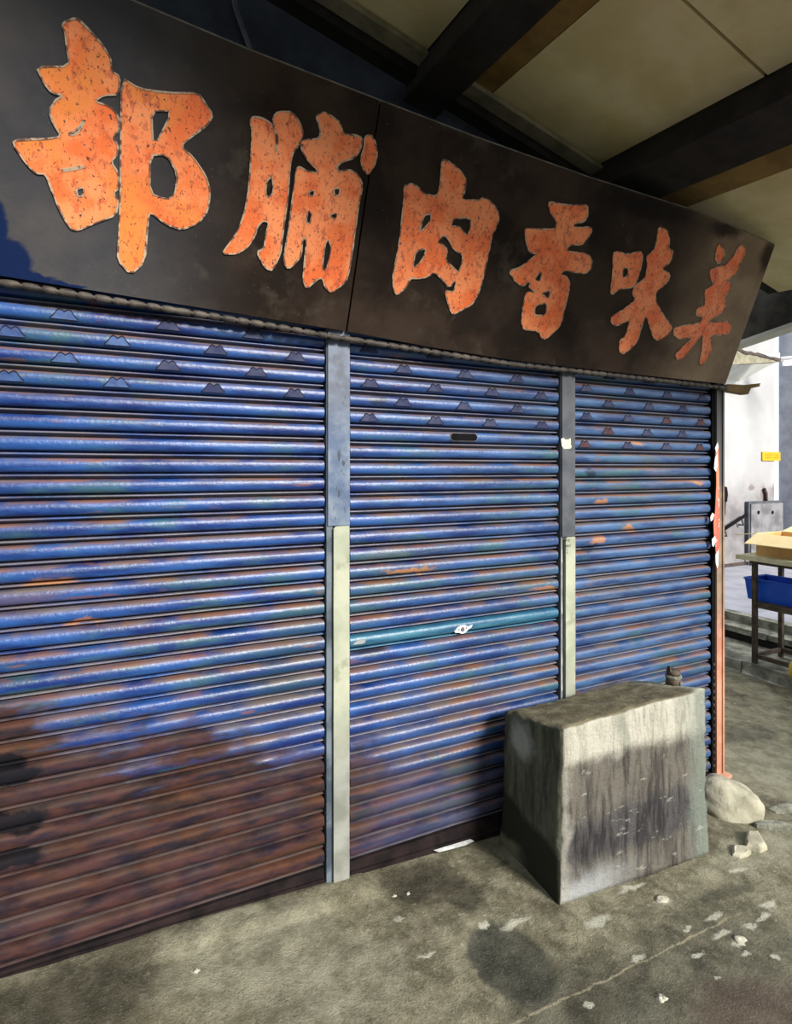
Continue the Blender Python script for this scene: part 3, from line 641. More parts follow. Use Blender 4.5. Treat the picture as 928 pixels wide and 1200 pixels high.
for si, (xa, xb, z0, i0, i1, lb) in enumerate(SP):
    sh = thing('roller_shutter', lb, 'roller shutter', (xa, 0, z0), 'roller shutters under the sign')
    W = xb - xa
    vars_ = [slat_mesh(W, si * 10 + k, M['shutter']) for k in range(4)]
    teal = slat_mesh(W, 99, M['teal'])
    ti = None
    if si == 1: ti = int((z0 - onY(540, 737, -.01).z) / PITCH)
    slats = {}
    for i in range(i0, i1 + 1):
        o = bpy.data.objects.new('slat', teal if i == ti else rn.choice(vars_)); C.objects.link(o); o.parent = sh
        o.location = (0, rn.uniform(-.0012, .0012), -i * PITCH); slats[i] = o
    for px, py in VENTS[si]:
        q = onY(px, py, -.015); i = math.floor((z0 - q.z) / PITCH)
        me = VMS if (si == 0 and px < 150) else (VMR if (si == 2 and rn.random() < .35) else VM)
        v = bpy.data.objects.new('vent', me); C.objects.link(v); v.parent = slats[i]; v.location = (q.x - xa, 0, -.0275)
    # bottom rail follows the sloping ground
    zt = z0 - (i1 + 1) * PITCH; m = MB()
    xm = .5 * (xa + xb)
    for u, v in ((xa, xm), (xm, xb)):
        zu, zv = min(ground(u) + .005, zt - .012), min(ground(v) + .005, zt - .012)
        m.hexa([(u, -.016, zu), (v, -.016, zv), (v, .004, zv), (u, .004, zu), (u, -.012, zt), (v, -.012, zt), (v, .004, zt), (u, .004, zt)])
        k = .4
        m.hexa([(u, -.024, zt * k + zu * (1 - k) - .01), (v, -.024, zt * k + zv * (1 - k) - .01), (v, -.01, zt * k + zv * (1 - k) - .01), (u, -.01, zt * k + zu * (1 - k) - .01),
                (u, -.024, zt * k + zu * (1 - k)), (v, -.024, zt * k + zv * (1 - k)), (v, -.01, zt * k + zv * (1 - k)), (u, -.01, zt * k + zu * (1 - k))])
    m.build('bottom_rail', M['rail_grime'], sh, (xa, 0, z0))
    if si == 1:
        c0, c1 = onY(527.5, 518, -.016), onY(558, 518, -.016)
        i = math.floor((z0 - c0.z) / PITCH); par = slats[i]; zc = -.028; hw = (c1.x - c0.x) / 2; xc = (c0.x + c1.x) / 2 - xa
        def stadium(h_, r_, y_):
            o_ = []
            for k in range(20):
                th = 2 * math.pi * k / 20; o_.append(Vector((xc + (h_ - r_) * (1 if math.cos(th) > 0 else -1) + r_ * math.cos(th), y_, zc + r_ * math.sin(th))))
            return o_
        link('letter_slot', (A_ := stadium(hw, .0165, -.0222)) + stadium(hw, .0165, -.004), [tuple(range(20))] + [(k, (k + 1) % 20, 20 + (k + 1) % 20, 20 + k) for k in range(20)], M['black'], par)
        rim_o, rim_i = stadium(hw + .005, .0195, -.0205), stadium(hw + .001, .0172, -.0226); rim_b = stadium(hw + .005, .0195, -.003)
        link('slot_rim', rim_o + rim_i + rim_b, [(k, (k + 1) % 20, 20 + (k + 1) % 20, 20 + k) for k in range(20)] + [(k, (k + 1) % 20, 40 + (k + 1) % 20, 40 + k) for k in range(20)], M['sign_edge'], par)
        # winged lock plate
        c0 = onY(542, 737, -.018); par = slats[ti]; bx_ = Vector((xa, 0, z0 - ti * PITCH))
        m = MB(); wing = [(-.046, -.006), (-.030, .010), (-.014, .017), (.012, .017), (.028, .008), (.052, .014), (.046, .002), (.030, -.004), (.014, -.017), (-.004, -.021), (-.024, -.013), (-.040, -.012)]
        m.prism([Vector((c0.x + a_, -.0230, c0.z + b_)) for a_, b_ in wing], (0, .012, 0))
        lk = m.build('lock_plate', M['white_metal'], par, bx_)
        m = MB(); m.tube([(c0.x - .002, -.028, c0.z - .001), (c0.x - .002, -.022, c0.z - .001)], [.0085, .011], 12).build('lock_cylinder', M['cabinet'], par, bx_)
        MB().box((c0.x - .024, -.0236, c0.z - .006), (c0.x - .019, -.0228, c0.z + .006)).build('lock_hole', M['ink'], par, bx_)
        MB().box((c0.x + .017, -.0236, c0.z - .002), (c0.x + .022, -.0228, c0.z + .008)).build('lock_hole', M['ink'], par, bx_)
        s0 = onY(421, 752, -.019)
        m = MB().prism([Vector((s0.x + a_, -.0215, s0.z + b_)) for a_, b_ in ((-.03, -.008), (-.01, .006), (.012, .009), (.03, .004), (.024, -.008), (.0, -.010))], (0, .006, 0)).build('paint_chip', M['plastic'], par, bx_)

# ------------------------------------------------------------------ posts between the shutters
def post(pl, pr, zsplit_y, upper, lab, split_l, chips):
    x0, x1 = fx(pl), fx(pr); zg = ground(.5 * (x0 + x1)); base = Vector((x0, 0, zg))
    zs = onY(.5 * (pl + pr), zsplit_y, -.035).z
    o = thing('shutter_post', lab, 'post', base)
    g = .004
    for s0, s1 in ((x0 + g, x0 + .030), (x1 - .022, x1 - g)):
        MB().box((s0, -.026, zg + .004), (s1, .06, 2.28)).build('guide_channel', M['guide'] if upper == 'blue_post' else M['dark_metal'], o, base)
    MB().box((x0 + .008, -.034, zs), (x1 - .006, -.026, 2.28)).build('upper_cover', M[upper], o, base)
    cl = x0 + split_l
    m = MB(); n = 14; lp = []
    xr = x1 - .010
    lo = zg + .008
    for i in range(n + 1): lp.append(Vector((cl + .0012 * noise.noise(Vector((i * 1.7, 2, 1))), -.040, lo + (zs - .012 - lo) * i / n)))
    lp += [Vector((cl + .010, -.040, zs - .003)), Vector((xr - .004, -.040, zs - .002))]
    for i in range(n, -1, -1): lp.append(Vector((xr + .0012 * noise.noise(Vector((i * 1.7, 5, 1))), -.040, lo + (zs - .006 - lo) * i / n)))
    MB().prism(lp, (0, .012, 0)).build('lower_cover', M['cream'], o, base)
    m = MB()
    for i in range(chips):
        za = lo + (zs - lo) * i / chips; r_ = rn.uniform(.0012, .0034)
        m.hexa([(x0 + .007, -.0285, za), (x0 + .007 + 2 * r_, -.0285, za), (x0 + .007 + 2 * r_, -.025, za), (x0 + .007, -.025, za),
                (x0 + .007, -.0285, za + (zs - lo) / chips), (x0 + .007 + 1.2 * r_, -.0285, za + (zs - lo) / chips), (x0 + .007 + 1.2 * r_, -.025, za + (zs - lo) / chips), (x0 + .007, -.025, za + (zs - lo) / chips)])
    if chips: m.build('chipped_edge', M['pale_edge'], o, base)
    return o, base
post(380, 409, 616, 'blue_post', 'post with worn blue upper cover and long cream lower cover', .030, 0)
po, pb = post(653.5, 671, 629, 'dark_metal', 'post with dark grey upper cover, yellowed sticker and cream lower cover', .026, 22)
q = [(657.5, 514.5), (660, 513), (662, 515), (666, 515), (668.5, 513.5), (669, 518), (668.6, 521), (670, 523), (668.5, 525.6), (661, 526), (658.5, 523), (658, 519)]
st_ = MB().prism([onY(x, y, -.0352) for x, y in q], (0, .0014, 0)).build('sticker', M['sticker_edge'], po, pb)
cq = Vector((663.7, 519.8)); MB().prism([onY(*(cq + (Vector(p) - cq) * .72), -.0358) for p in q], (0, .0007, 0)).build('sticker_face', M['sticker'], st_, (0, 0, 0))
# hand-written ink marks near the top of the cream cover
m = MB()
ink = [[(661.2, 635), (661.8, 631.8), (663, 634), (664, 631.6), (664.1, 634.6)], [(665.2, 634.4), (665.6, 631.8)], [(668, 631.6), (666.8, 632.4), (666.4, 634.4), (667.8, 634.2)], [(666.7, 633.1), (667.6, 632.9)],
       [(661.6, 641), (661.9, 638.4)], [(663.4, 641.4), (663.2, 639.8), (664.4, 638.4), (664.6, 640), (663.4, 641.4)], [(665.4, 641), (665.2, 639), (666.3, 638.2), (666.5, 640.6), (665.4, 641)], [(669, 637.6), (667.6, 638.4), (668.8, 639.8), (667.6, 641)],
       [(664, 644.8), (664.6, 643.2)], [(661.8, 648), (662, 646.6)], [(664.4, 648.6), (665, 646.4)], [(663, 650.4), (661.6, 651.6), (662.6, 653), (663.6, 653)]]
for s_ in ink:
    pts = [onY(x, y, -.0408) for x, y in s_]; m.tube(pts, .0011, 5)
m.build('handwriting', M['ink'], po, pb)

# ------------------------------------------------------------------ right jamb
xj0, xj1, xj2 = fx(831.5), fx(837.5), fx(843); zg = ground(xj1)
jb = Vector((xj1, -.02, zg)); jo = thing('door_jamb', 'peach painted steel door jamb with a foot plate at the end of the shop front', 'door jamb', jb)
MB().box((xj0 + .004, -.022, zg + .01), (xj0 + .030, .06, 2.26)).build('guide_channel', M['black'], jo, jb)
MB().box((xj0 + .030, -.035, zg + .014), (xj2 - .012, .02, 2.17)).build('post', M['jamb'], jo, jb)
MB().box((xj2 - .014, -.042, zg + .014), (xj2, .02, 2.17)).build('front_flange', M['jamb'], jo, jb)
MB().box((xj0 + .002, -.075, zg - .002), (xj2 + .02, .03, zg + .016)).build('foot_plate', M['peach'], jo, jb)
for i in range(16):
    z_ = zg + .06 + i * .04
    MB().box((xj0 + .010, -.028, z_), (xj0 + .026, -.021, z_ + .014)).build('guide_tooth', M['dark_brown'], jo, jb)
pa = [(838.4, 531), (842, 524), (842.6, 560), (843, 640), (841.5, 655), (840, 668), (838.4, 640), (836.6, 625), (836.2, 612), (838, 600), (839.6, 570), (839.4, 545)]
tag(MB().prism([onY(x, y, -.046) for x, y in pa], (0, .003, 0)).build('red_paper_strip', M['red_paper']), 'torn strip of red paper pasted on the door jamb', 'paper strip')
for lp, lb in ((((838, 536), (840.5, 531), (841, 545), (839, 553), (836.8, 549)), 'torn white paper scrap at the upper end of the red strip'),
               (((832.5, 606), (835, 601), (837, 603), (835.4, 609), (833, 611)), 'small white paper scrap beside the middle of the red strip'),
               (((834.4, 632), (838, 628), (839, 634), (836, 641), (834.6, 639)), 'white paper scrap low on the left of the red strip'),
               (((838.6, 650), (842, 644), (841.6, 662), (840.6, 666), (838.8, 660)), 'white torn tail hanging at the lower end of the red strip'),
               (((838, 525), (841, 518), (842, 524), (839.5, 531)), 'white paper curl above the red strip on the jamb')):
    tag(MB().prism([onY(x, y, -.050) for x, y in lp], (0, .0025, 0)).build('paper_scrap', M['white_paper']), lb, 'paper scrap', 'paper scraps on the jamb')

# ------------------------------------------------------------------ concrete block
def block():
    zb = lambda X: ground(X) - .004
    c8 = {}
    fl, fr, bl, br = onG(655, 1061), onG(831, 1000), onG(585, 986), None
    fl.z = zb(fl.x); fr.z = zb(fr.x); bl.z = zb(bl.x)
    bl.y = min(bl.y, -.05); br = Vector((fr.x, -.05, zb(fr.x)))
    tfl = onY(659, 852, -.472); tfr = onY(827, 806, -.478); tbl = Vector(onY(591, 833, -.10)); tbr = Vector((tfr.x - .01, -.07, tbl.z - .005))
    base = Vector((.5 * (fl.x + fr.x), .5 * (fl.y + bl.y), zb(2.0)))
    n = 40; V, Fq = [], []; idx = {}
    def tri(u, v, w_):
        a = (fl * (1 - u) + fr * u) * (1 - v) + (bl * (1 - u) + br * u) * v
        b = (tfl * (1 - u) + tfr * u) * (1 - v) + (tbl * (1 - u) + tbr * u) * v
        p = a * (1 - w_) + b * w_
        edge = sum(1 for q in (u, v, w_) if q in (0.0, 1.0))
        d = noise.fractal(p * 9, 1, 2, 5) * .008 + noise.noise(p * 31) * .0035
        ctr = (fl + fr + bl + tfl) / 4; cc = Vector((2.03, -.26, .22)); dr = (p - cc).normalized()
        if edge >= 2: d -= .006 + abs(noise.noise(p * 22)) * .016
        if w_ == 1.0: d += noise.noise(p * 6) * .008
        if w_ == 0.0: return p
        return p + dr * d * min(1, w_ * 6)
    def vid(i, j, k, nu, nv, nw):
        key = (i, j, k)
        if key not in idx: idx[key] = len(V); V.append(tri(i / nu, j / nv, k / nw) - base)
        return idx[key]
    nu, nv, nw = 44, 24, 36
    for j in range(nv):
        for i in range(nu):
            for k in (0, nw): Fq.append([vid(a, b, k, nu, nv, nw) for a, b in ((i, j), (i + 1, j), (i + 1, j + 1), (i, j + 1))])
    for k in range(nw):
        for i in range(nu):
            for j in (0, nv): Fq.append([vid(a, j, b, nu, nv, nw) for a, b in ((i, k), (i + 1, k), (i + 1, k + 1), (i, k + 1))])
        for j in range(nv):
            for i in (0, nu): Fq.append([vid(i, a, b, nu, nv, nw) for a, b in ((j, k), (j + 1, k), (j + 1, k + 1), (j, k + 1))])
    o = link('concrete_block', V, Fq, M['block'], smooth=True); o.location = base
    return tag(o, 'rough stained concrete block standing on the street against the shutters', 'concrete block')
block()
# short capped pipe stub standing on the block
pb0 = onY(789, 799, -.30); pz = pb0.z
so_ = thing('pipe_stub', 'small dark capped pipe stub on top of the concrete block', 'pipe stub', (pb0.x, pb0.y, pz))
MB().tube([(0, 0, -.02), (0, 0, .03)], [.036, .034], 14).build('pipe_base', M['table_metal'], so_, smooth=True)
MB().tube([(0, 0, .022), (0, 0, .030), (0, 0, .036)], [.037, .039, .036], 14).build('collar', M['kerb'], so_)
MB().tube([(0, 0, .034), (0, 0, .058)], [.030, .033], 14).build('neck', M['table_metal'], so_, smooth=True)
MB().hexa([(-.033, -.01, .055), (-.020, -.01, .055), (-.020, .012, .055), (-.033, .012, .055), (-.033, -.006, .082), (-.029, -.006, .082), (-.029, .008, .082), (-.033, .008, .082)]).build('broken_tab', M['table_metal'], so_)
MB().tube([(.008, -.030, .004), (.008, -.040, .004)], [.012, .010], 10).build('bolt', M['cabinet'], so_)

# ------------------------------------------------------------------ mound and rubble by the jamb
def lump(name, c_, r, mat, seed, rough=.12, n=18, flat=True):
    V, Fq = [], []; c_ = Vector(c_)
    rings = n // 2
    for i in range(rings + 1):
        ph = (math.pi / 2) * (1 - i / rings)
        for k in range(n):
            th = 2 * math.pi * k / n; d = Vector((math.cos(ph) * math.cos(th), math.cos(ph) * math.sin(th), math.sin(ph)))
            q = 1 + rough * noise.fractal(d * 1.6 + Vector((seed, 0, 0)), 1, 2, 4)
            V.append(Vector((d.x * r[0], d.y * r[1], d.z * r[2])) * q)
    for k in range(n): V.append(Vector((V[rings * n + k].x, V[rings * n + k].y, -.012)))
    for i in range(rings + 1):
        for k in range(n): a = i * n; Fq.append((a + k, a + (k + 1) % n, a + n + (k + 1) % n, a + n + k))
    Fq.append(tuple((rings + 1) * n + k for k in range(n)))
    o = link(name, V, Fq, mat, smooth=True); o.location = c_; return o
q = onG(858, 962)
o = lump('concrete_mound', (q.x + .12, q.y + .12, ground(q.x + .12)), (.17, .19, .115), M['mound'], 4, .2, 26)
tag(o, 'smooth pale concrete mound between the block and the jamb foot', 'concrete mound')
def shard(px, py, l, w_, h, rz, mat, seed):
    q = onG(px, py); r_ = random.Random(seed); n = 7; lp = []
    for k in range(n):
        th = 2 * math.pi * k / n + r_.uniform(-.25, .25); lp.append((l * math.cos(th) * r_.uniform(.75, 1), w_ * math.sin(th) * r_.uniform(.75, 1)))
    V = [Vector((a, b, -.006)) for a, b in lp] + [Vector((a * .95, b * .95, h * r_.uniform(.5, .8))) for a, b in lp] + [Vector((a * .7, b * .7, h * r_.uniform(.85, 1.1))) for a, b in lp]
    Fq = [tuple(range(n)), tuple(2 * n + k for k in range(n))]
    for t_ in (0, n):
        for k in range(n): Fq.append((t_ + k, t_ + (k + 1) % n, t_ + n + (k + 1) % n, t_ + n + k))
    o = link('broken_concrete', V, Fq, mat); o.location = (q.x, q.y, ground(q.x)); o.rotation_euler = (0, 0, rz); return o
for i, (a, lb) in enumerate((((884, 990, .10, .055, .035, .5, M['mound'], 1), 'pale broken concrete slab lying at the foot of the mound'),
                        ((905, 970, .11, .032, .03, -.5, M['kerb'], 2), 'grey broken concrete shard leaning out from the mound'),
                        ((918, 950, .10, .03, .025, -.2, M['kerb'], 3), 'dark broken concrete shard furthest from the block'),
                        ((868, 1000, .07, .04, .018, .2, M['mound'], 5), 'small flat concrete flake between block corner and mound'),
                        ((893, 790, .10, .07, .05, .2, M['cabinet'], 6), 'grey rubble lump in front of the rusty table leg'),)):
    tag(shard(*a), lb, 'rubble', 'broken concrete beside the mound')
for i, (px, py, s_, lb) in enumerate(((230, 1138, .009, 'tiny pale plaster crumb on the street before the rusty shutter'), (478, 1047, .008, 'tiny white crumb in the dark dip before the middle shutter'), (462, 1050, .007, 'tiny white crumb beside the cream post foot'), (775, 1054, .022, 'white plaster splash on the street in front of the block'), (866, 1103, .022, 'white plaster splash on the street to the right of the block'), (776, 1170, .014, 'small white plaster splash on the dark slab beyond the joint line'))):
    q = onG(px, py); z_ = floor_z(q.x, q.y)
    o = lump('plaster_crumb', (q.x, q.y, z_), (s_ * 1.2, s_ * .9, min(.007, s_ * .6)), M['pebble'], i + 11, .8, 12); tag(o, lb, 'plaster crumb', 'plaster crumbs on the street')
# torn white strip at the foot of the middle shutter
q = [onY(508, 993, -.03), onY(551, 981, -.03), onY(556, 982.5, -.034), onY(545, 986, -.036), onY(515, 994, -.036)]
zs = [.0, .0, .0, 0, 0]
m = MB(); b = len(m.v)
pl = [Vector((p.x, p.y, ground(p.x) + h)) for p, h in zip(q, (.030, .034, .022, .016, .018))]
m.v = pl + [p + Vector((0, .004, -.004)) for p in pl]; m.f = [(0, 1, 2), (0, 2, 3), (0, 3, 4), (7, 6, 5), (8, 7, 5), (9, 8, 5)] + [(k, (k + 1) % 5, 5 + (k + 1) % 5, 5 + k) for k in range(5)]
tag(m.build('plastic_strip', M['plastic']), 'torn whitish plastic strip at the foot of the shutter beside the block', 'plastic strip')

# ------------------------------------------------------------------ yard beyond the shop
ZK, ZP, YW = -.17, .06, 3.75
k1 = thing('kerb', 'low mossy kerb under the rusty table', 'kerb', (5.3, 0, ground(5.3)))
for i, (a, b) in enumerate([(y0, y0 + .62) for y0 in [-3.2 + .63 * j for j in range(12)]]):
    dz = -.008 + .007 * math.sin(i * 2.3)
    MB().hexa([(5.3 + .02 * math.sin(i), a, -.40), (5.95, a, -.40), (5.95, b, -.40), (5.3 + .03 * math.cos(i), b, -.40),
               (5.33 + .02 * math.sin(i), a, ZK + dz), (5.95, a, ZK), (5.95, b, ZK), (5.33 + .03 * math.cos(i), b, ZK + dz)]).build('kerb_stone', M['kerb'], k1, (5.3, 0, ground(5.3)))
k2 = thing('step', 'rough stone step with a dark gap below the pale platform', 'step', (5.95, 0, ZK))
MB().box((6.0, -4.4, -.4), (6.25, 4.4, -.09)).build('painted_shade_recess', M['beam'], k2, (5.95, 0, ZK))  # near-black face: shade of the gap under the stones put into its colour
for i in range(12):
    a = -3.3 + .66 * i
    MB().hexa([(5.92 + .015 * math.sin(i * 1.7), a, -.085), (6.25, a, -.085), (6.25, a + .65, -.085), (5.92 + .015 * math.cos(i), a + .65, -.085),
               (5.93, a, -.03), (6.25, a, -.03), (6.25, a + .65, -.03), (5.93, a + .65, -.03)]).build('step_stone', M['kerb'], k2, (5.95, 0, ZK))
MB().box((6.14, -4.4, -.03), (6.25, 4.4, ZP - .002)).build('riser', M['kerb'], k2, (5.95, 0, ZK))
struct(MB().box((6.25, -6, -.4), (16, 9, ZP)).build('floor_platform', M['platform']))
# white wall with stair
struct(MB().box((6.3, YW, ZP - .1), (10.2, YW + .2, 5.5)).build('wall_far', M['white_wall']))
xw = onY(919.5, 500, YW).x
pq = Vector((xw, YW - .35, ZP))
pil = MB().box((xw, YW - .35, ZP), (xw + .5, YW + .1, 4.2)).build('pillar', M['pillar']); tag(pil, 'bluish grey pillar at the end of the white wall', 'pillar')
struct(MB().box((xw + .5, YW - 1.0, ZP - .1), (xw + .7, YW + .2, 5.5)).build('wall_end', M['lilac']))
a_, d_, b_ = onY(866, 447, YW - .01), onY(815, 474, YW - .01), onY(914, 421.5, YW - .01)
c1, e1 = onY(862, 427, YW - .6), onY(815, 430, YW - .6)
o = thing('stair_flight', 'underside of a concrete stair meeting the white wall under a brown beam', 'stairs', a_)
up = Vector((0, 0, .12))
m = MB(); lp = [d_, a_, b_, c1, e1]; m.v = lp + [p + up for p in lp]
m.f = [(0, 1, 4), (1, 3, 4), (1, 2, 3), (5, 6, 9), (6, 8, 9), (6, 7, 8)] + [(k, (k + 1) % 5, 5 + (k + 1) % 5, 5 + k) for k in range(5)]
m.build('stair_soffit', M['soffit'], o, a_)
be = [onY(815, 398, YW - .62), onY(914, 421, YW - .62), onY(914, 424, YW - .62), onY(862, 427, YW - .62), onY(815, 430, YW - .62)]
MB().prism(be, (0, .12, 0)).build('stair_beam', M['brown_board' if False else 'batten'], o, a_)
rg = [be[0] + (be[1] - be[0]) * (i / 24) + Vector((0, -.012, .03 * rn.random())) for i in range(25)]
m = MB().prism(rg + [p + Vector((0, 0, -.035 - .02 * rn.random())) for p in reversed(rg)], (0, .03, 0))
m.build('ragged_edge', M['dark_brown'], o, a_)
# handrail
h0, h1 = onY(838, 627, YW - .08), onY(874, 603.5, YW - .08)
o = thing('handrail', 'sloping black handrail on the grey stained lower wall', 'handrail', h0)
MB().tube([h0, h1], .028, 8).build('rail', M['black'], o, h0, True)
for k in (.3, .85):
    p = h0 + (h1 - h0) * k; MB().tube([p, p + Vector((.05, 0, -.12)), p + Vector((.05, .08, -.12))], .014, 8).build('rail_bracket', M['dark_metal'], o, h0, True)
b0, b1 = onY(836, 668.5, YW - .02), onY(905, 656, YW - .02)
struct(MB().box((6.4, YW - .03, ZP), (xw, YW, ZP + .05)).build('baseboard_far', M['dark_brown']))
# dark bag on the wall
g = [onY(x, y, YW - .12) for x, y in ((843, 571), (846, 569), (851, 571), (852, 579), (851, 588), (850, 604), (843, 605), (841, 588))]
o = thing('wall_bag', 'dark brown bag hanging on the white wall beside the jamb', 'bag', g[5])
MB().prism([g[7], g[4], g[5], g[6]], (0, .11, 0)).build('bag_body', M['dark_brown'], o, g[5])
MB().prism([p + Vector((0, -.015, 0)) for p in (g[0], g[1], g[2], g[3], g[4], g[7])], (0, .125, 0)).build('bag_flap', M['black'], o, g[5])
# electric cabinet
ca, cb = onY(877, 588, YW - .06), onY(918, 646, YW - .06)
base = Vector((ca.x, YW - .06, cb.z))
o = thing('electric_cabinet', 'stained grey metal cabinet with two dark holes on the white wall', 'cabinet', base)
MB().box((ca.x, YW - .06, cb.z), (cb.x, YW - .002, ca.z)).build('cabinet_body', M['dark_metal'], o, base)
cv = MB().box((ca.x + .05, YW - .075, cb.z + .03), (cb.x - .04, YW - .06, ca.z - .04)).build('cabinet_door', M['cabinet'], o, base)
for px, py in ((889, 600.5), (905.5, 600.5)):
    p = onY(px, py, YW - .08); MB().tube([p, p + Vector((0, .01, 0))], .032, 12).build('knockout', M['black'], o, base)
MB().tube([Vector((ca.x + .03, YW - .08, cb.z)), Vector((ca.x + .03, YW - .08, ZP + .0))], .02, 8).build('conduit', M['dark_metal'], o, base, True)
p = onY(897, 578, YW - .02); MB().tube([Vector((p.x, YW - .03, ca.z)), Vector((p.x, YW - .03, p.z)), Vector((p.x - .05, YW - .03, p.z + .08))], .025, 8).build('cable_stub', M['dark_brown'], o, base, True)
# yellow notice
ya, yb = onY(893, 529.5, YW - .015), onY(914, 540, YW - .015); yc = (ya + yb) / 2
o = MB().box((ya.x, YW - .022, yb.z), (yb.x, YW - .002, ya.z)).build('yellow_notice', M['yellow']); tag(o, 'small yellow notice plate on the white wall', 'notice')
m = MB(); wd = yb.x - ya.x; ht = ya.z - yb.z
for r_ in range(2):
    for k in range(6):
        x_ = ya.x + wd * (.14 + .125 * k); z_ = yb.z + ht * (.60 - .30 * r_)
        m.box((x_, YW - .0235, z_), (x_ + wd * rn.uniform(.05, .10), YW - .0215, z_ + ht * .14))
m.build('notice_print', M['yellow_dark'], o)
# tube lamp
la = onY(918, 426, YW - .5); dirv = Vector((.55, -.83, 0)).normalized()
o = thing('tube_lamp', 'lit white fluorescent tube lamp above the grey pillar', 'lamp', la)
MB().tube([la, la + dirv * 1.2], .035, 10).build('lamp_tube', M['tube'], o, la, True)
m = MB(); m.tube([la + Vector((0, 0, .07)) - dirv * .03, la + Vector((0, 0, .07)) + dirv * 1.23], .04, 6).build('lamp_batten', M['white_metal'], o, la)
for k in (.0, 1.2):
    p = la + dirv * k; MB().tube([p + Vector((0, 0, -.03)), p + Vector((0, 0, .1))], .02, 8).build('lamp_holder', M['white_metal'], o, la)
MB().tube([la + dirv * .6 + Vector((0, 0, .1)), la + dirv * .6 + Vector((0, 0, 1.2))], .01, 6).build('lamp_rod', M['white_metal'], o, la)

# ------------------------------------------------------------------ work table, box, crate
L1 = onZ(884, 777, ZK); L1.x = max(L1.x, 5.39); L2x = 5.80
ty1 = L1.y; ty0 = L1.y - 1.05; zt = onX(884, 656.5, L1.x).z
tb = Vector((L1.x, ty1, ZK))
o = thing('work_table', 'rusty steel frame table with a pale worn top on the kerb', 'table', tb)
r_ = .019
legs = [(L1.x, ty1), (L2x, ty1), (L1.x, ty0), (L2x, ty0)]
for x_, y_ in legs: MB().box((x_ - r_, y_ - r_, ZK), (x_ + r_, y_ + r_, zt - .028)).build('leg', M['table_metal'], o, tb)
zsf = onX(884, 708, L1.x).z
for z_, th in ((zsf, .026), (ZK + .07, .02)):
    for y_ in (ty1, ty0): MB().box((L1.x, y_ - .012, z_ - th), (L2x, y_ + .012, z_ + th)).build('cross_rail', M['table_metal'], o, tb)
    for x_ in (L1.x, L2x): MB().box((x_ - .012, ty0, z_ - th), (x_ + .012, ty1, z_ + th)).build('long_rail', M['table_metal'], o, tb)
MB().box((L1.x, ty0, zsf + .012), (L2x, ty1, zsf + .024)).build('shelf', M['table_metal'], o, tb)
MB().box((L1.x - .03, ty0 - .03, zt - .03), (L2x + .03, ty1 + .03, zt - .004)).build('top_frame', M['table_metal'], o, tb)
lp = []
for (x0_, y0_), (x1_, y1_) in (((5.32, ty0 - .1), (5.90, ty0 - .1)), ((5.90, ty0 - .1), (5.90, ty1 + .14)), ((5.90, ty1 + .14), (5.32, ty1 + .14)), ((5.32, ty1 + .14), (5.32, ty0 - .1))):
    for k in range(10):
        u = k / 10; lp.append(Vector((x0_ + (x1_ - x0_) * u + rn.uniform(-.012, .012), y0_ + (y1_ - y0_) * u + rn.uniform(-.015, .015), zt)))
MB().prism(lp, (0, 0, .042)).build('table_top', M['table_top'], o, tb)
ztt = zt + .042
# cardboard box with an open flap
bxa = onX(886, 640, 5.45); y1 = bxa.y; hb = .20; y0 = y1 - .62; x0_, x1_ = 5.45, 5.85
cb_ = Vector((x0_, y1, ztt)); o = thing('cardboard_box', 'open brown cardboard box with spread flaps on the table', 'box', cb_)
th = .006; zb_ = ztt + .001
for lo, hi in (((x0_, y0, zb_), (x0_ + th, y1, zb_ + hb)), ((x1_ - th, y0, zb_), (x1_, y1, zb_ + hb)), ((x0_ + th, y0, zb_), (x1_ - th, y0 + th, zb_ + hb)), ((x0_ + th, y1 - th, zb_), (x1_ - th, y1, zb_ + hb))):
    MB().box(lo, hi).build('side_panel', M['card'], o, cb_)
MB().box((x0_ + th, y0 + th, zb_), (x1_ - th, y1 - th, zb_ + th)).build('base_panel', M['card'], o, cb_)
zt2 = zb_ + hb
def flap(p0, p1, off):
    p0, p1, off = Vector(p0), Vector(p1), Vector(off); m = MB(); d = Vector((0, 0, .006))
    e = (p1 - p0) * .04
    m.hexa([p0, p1, p1 + off - e, p0 + off + e, p0 + d, p1 + d, p1 + off - e + d, p0 + off + e + d]).build('flap', M['card_pale'], o, cb_)
flap((x0_, y1, zt2), (x1_, y1, zt2), (-.01, .21, -.035))
flap((x0_, y0, zt2), (x1_, y0, zt2), (0, -.2, -.04))
flap((x0_, y0, zt2), (x0_, y1, zt2), (-.17, .03, -.085))
flap((x1_, y0, zt2), (x1_, y1, zt2), (.15, 0, .05))
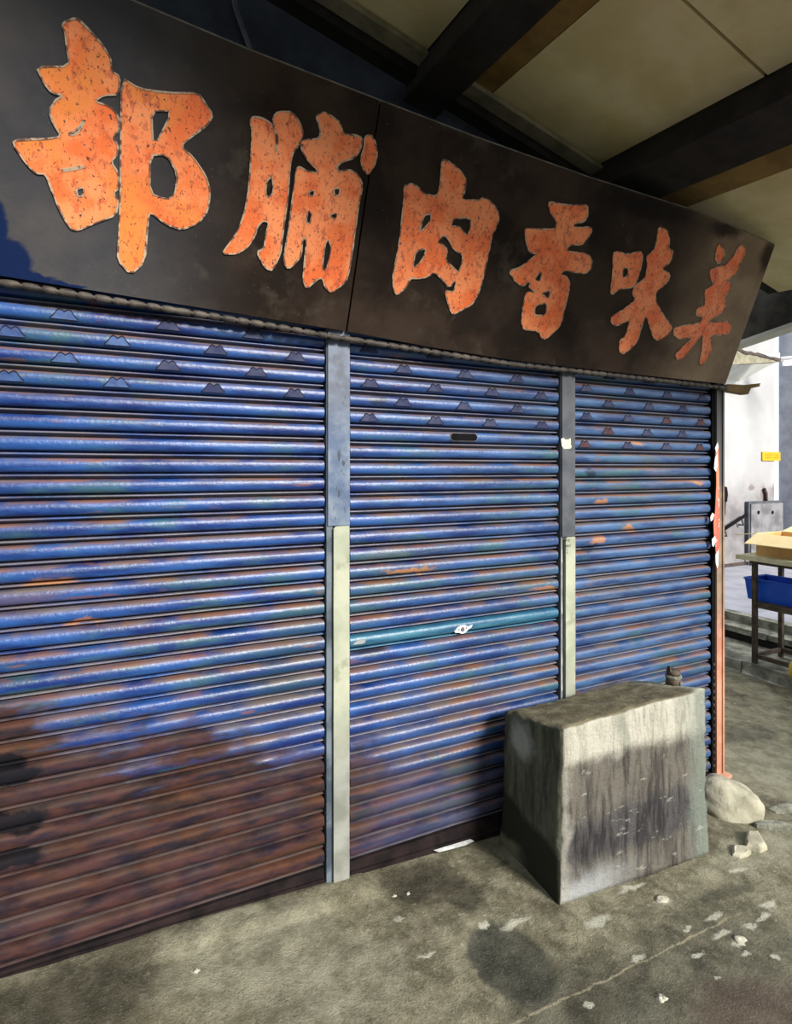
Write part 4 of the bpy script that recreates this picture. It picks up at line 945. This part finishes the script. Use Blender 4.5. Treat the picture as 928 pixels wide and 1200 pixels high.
# blue crates on the shelf
for k, (yy, lb) in enumerate(((ty1 + .13, 'blue plastic crate at the wall end of the table shelf'), (ty1 - .36, 'blue plastic crate at the street end of the table shelf'))):
    zc = zsf + .026 + .0; xc0, xc1 = L1.x + .05, L2x - .03; yc1 = yy; yc0 = yy - .46; hc = onX(884, 679, L1.x + .05).z - zc
    cbs = Vector((xc0, yc1, zc)); o = thing('plastic_crate', lb, 'crate', cbs, 'blue crates on the table shelf')
    tp_ = .02
    m = MB()
    lo = [Vector((xc0 + tp_, yc0 + tp_, zc)), Vector((xc1 - tp_, yc0 + tp_, zc)), Vector((xc1 - tp_, yc1 - tp_, zc)), Vector((xc0 + tp_, yc1 - tp_, zc))]
    hi = [Vector((xc0, yc0, zc + hc)), Vector((xc1, yc0, zc + hc)), Vector((xc1, yc1, zc + hc)), Vector((xc0, yc1, zc + hc))]
    ii = [p + Vector((.012 if p.x < (xc0 + xc1) / 2 else -.012, .012 if p.y < (yc0 + yc1) / 2 else -.012, 0)) for p in hi]
    il = [p + Vector((.012 if p.x < (xc0 + xc1) / 2 else -.012, .012 if p.y < (yc0 + yc1) / 2 else -.012, .012)) for p in lo]
    m.v = lo + hi + ii + il; m.f = [(0, 1, 2, 3), (12, 13, 14, 15)] + [q for k_ in range(4) for q in ((k_, (k_ + 1) % 4, 4 + (k_ + 1) % 4, 4 + k_), (4 + k_, 4 + (k_ + 1) % 4, 8 + (k_ + 1) % 4, 8 + k_), (8 + k_, 8 + (k_ + 1) % 4, 12 + (k_ + 1) % 4, 12 + k_))]
    m.build('crate_body', M['crate'], o, cbs)
    m = MB()
    for (p, q_) in zip(hi, hi[1:] + hi[:1]): m.tube([p, q_], .012, 6)
    m.build('crate_rim', M['crate'], o, cbs)
# yellow bottle by the table
q = onX(927, 789, 5.335)
o = thing('yellow_bottle', 'yellow plastic bottle standing on the kerb by the table', 'bottle', (5.335, q.y - .05, ZK))
MB().tube([(0, 0, 0), (0, 0, .02), (0, 0, .10), (0, 0, .13), (0, 0, .15)], [.055, .062, .062, .045, .025], 16).build('bottle_body', M['yellow'], o, smooth=True)
MB().tube([(0, 0, .15), (0, 0, .20)], [.024, .022], 12).build('bottle_cap', M['yellow_dark'], o, smooth=True)
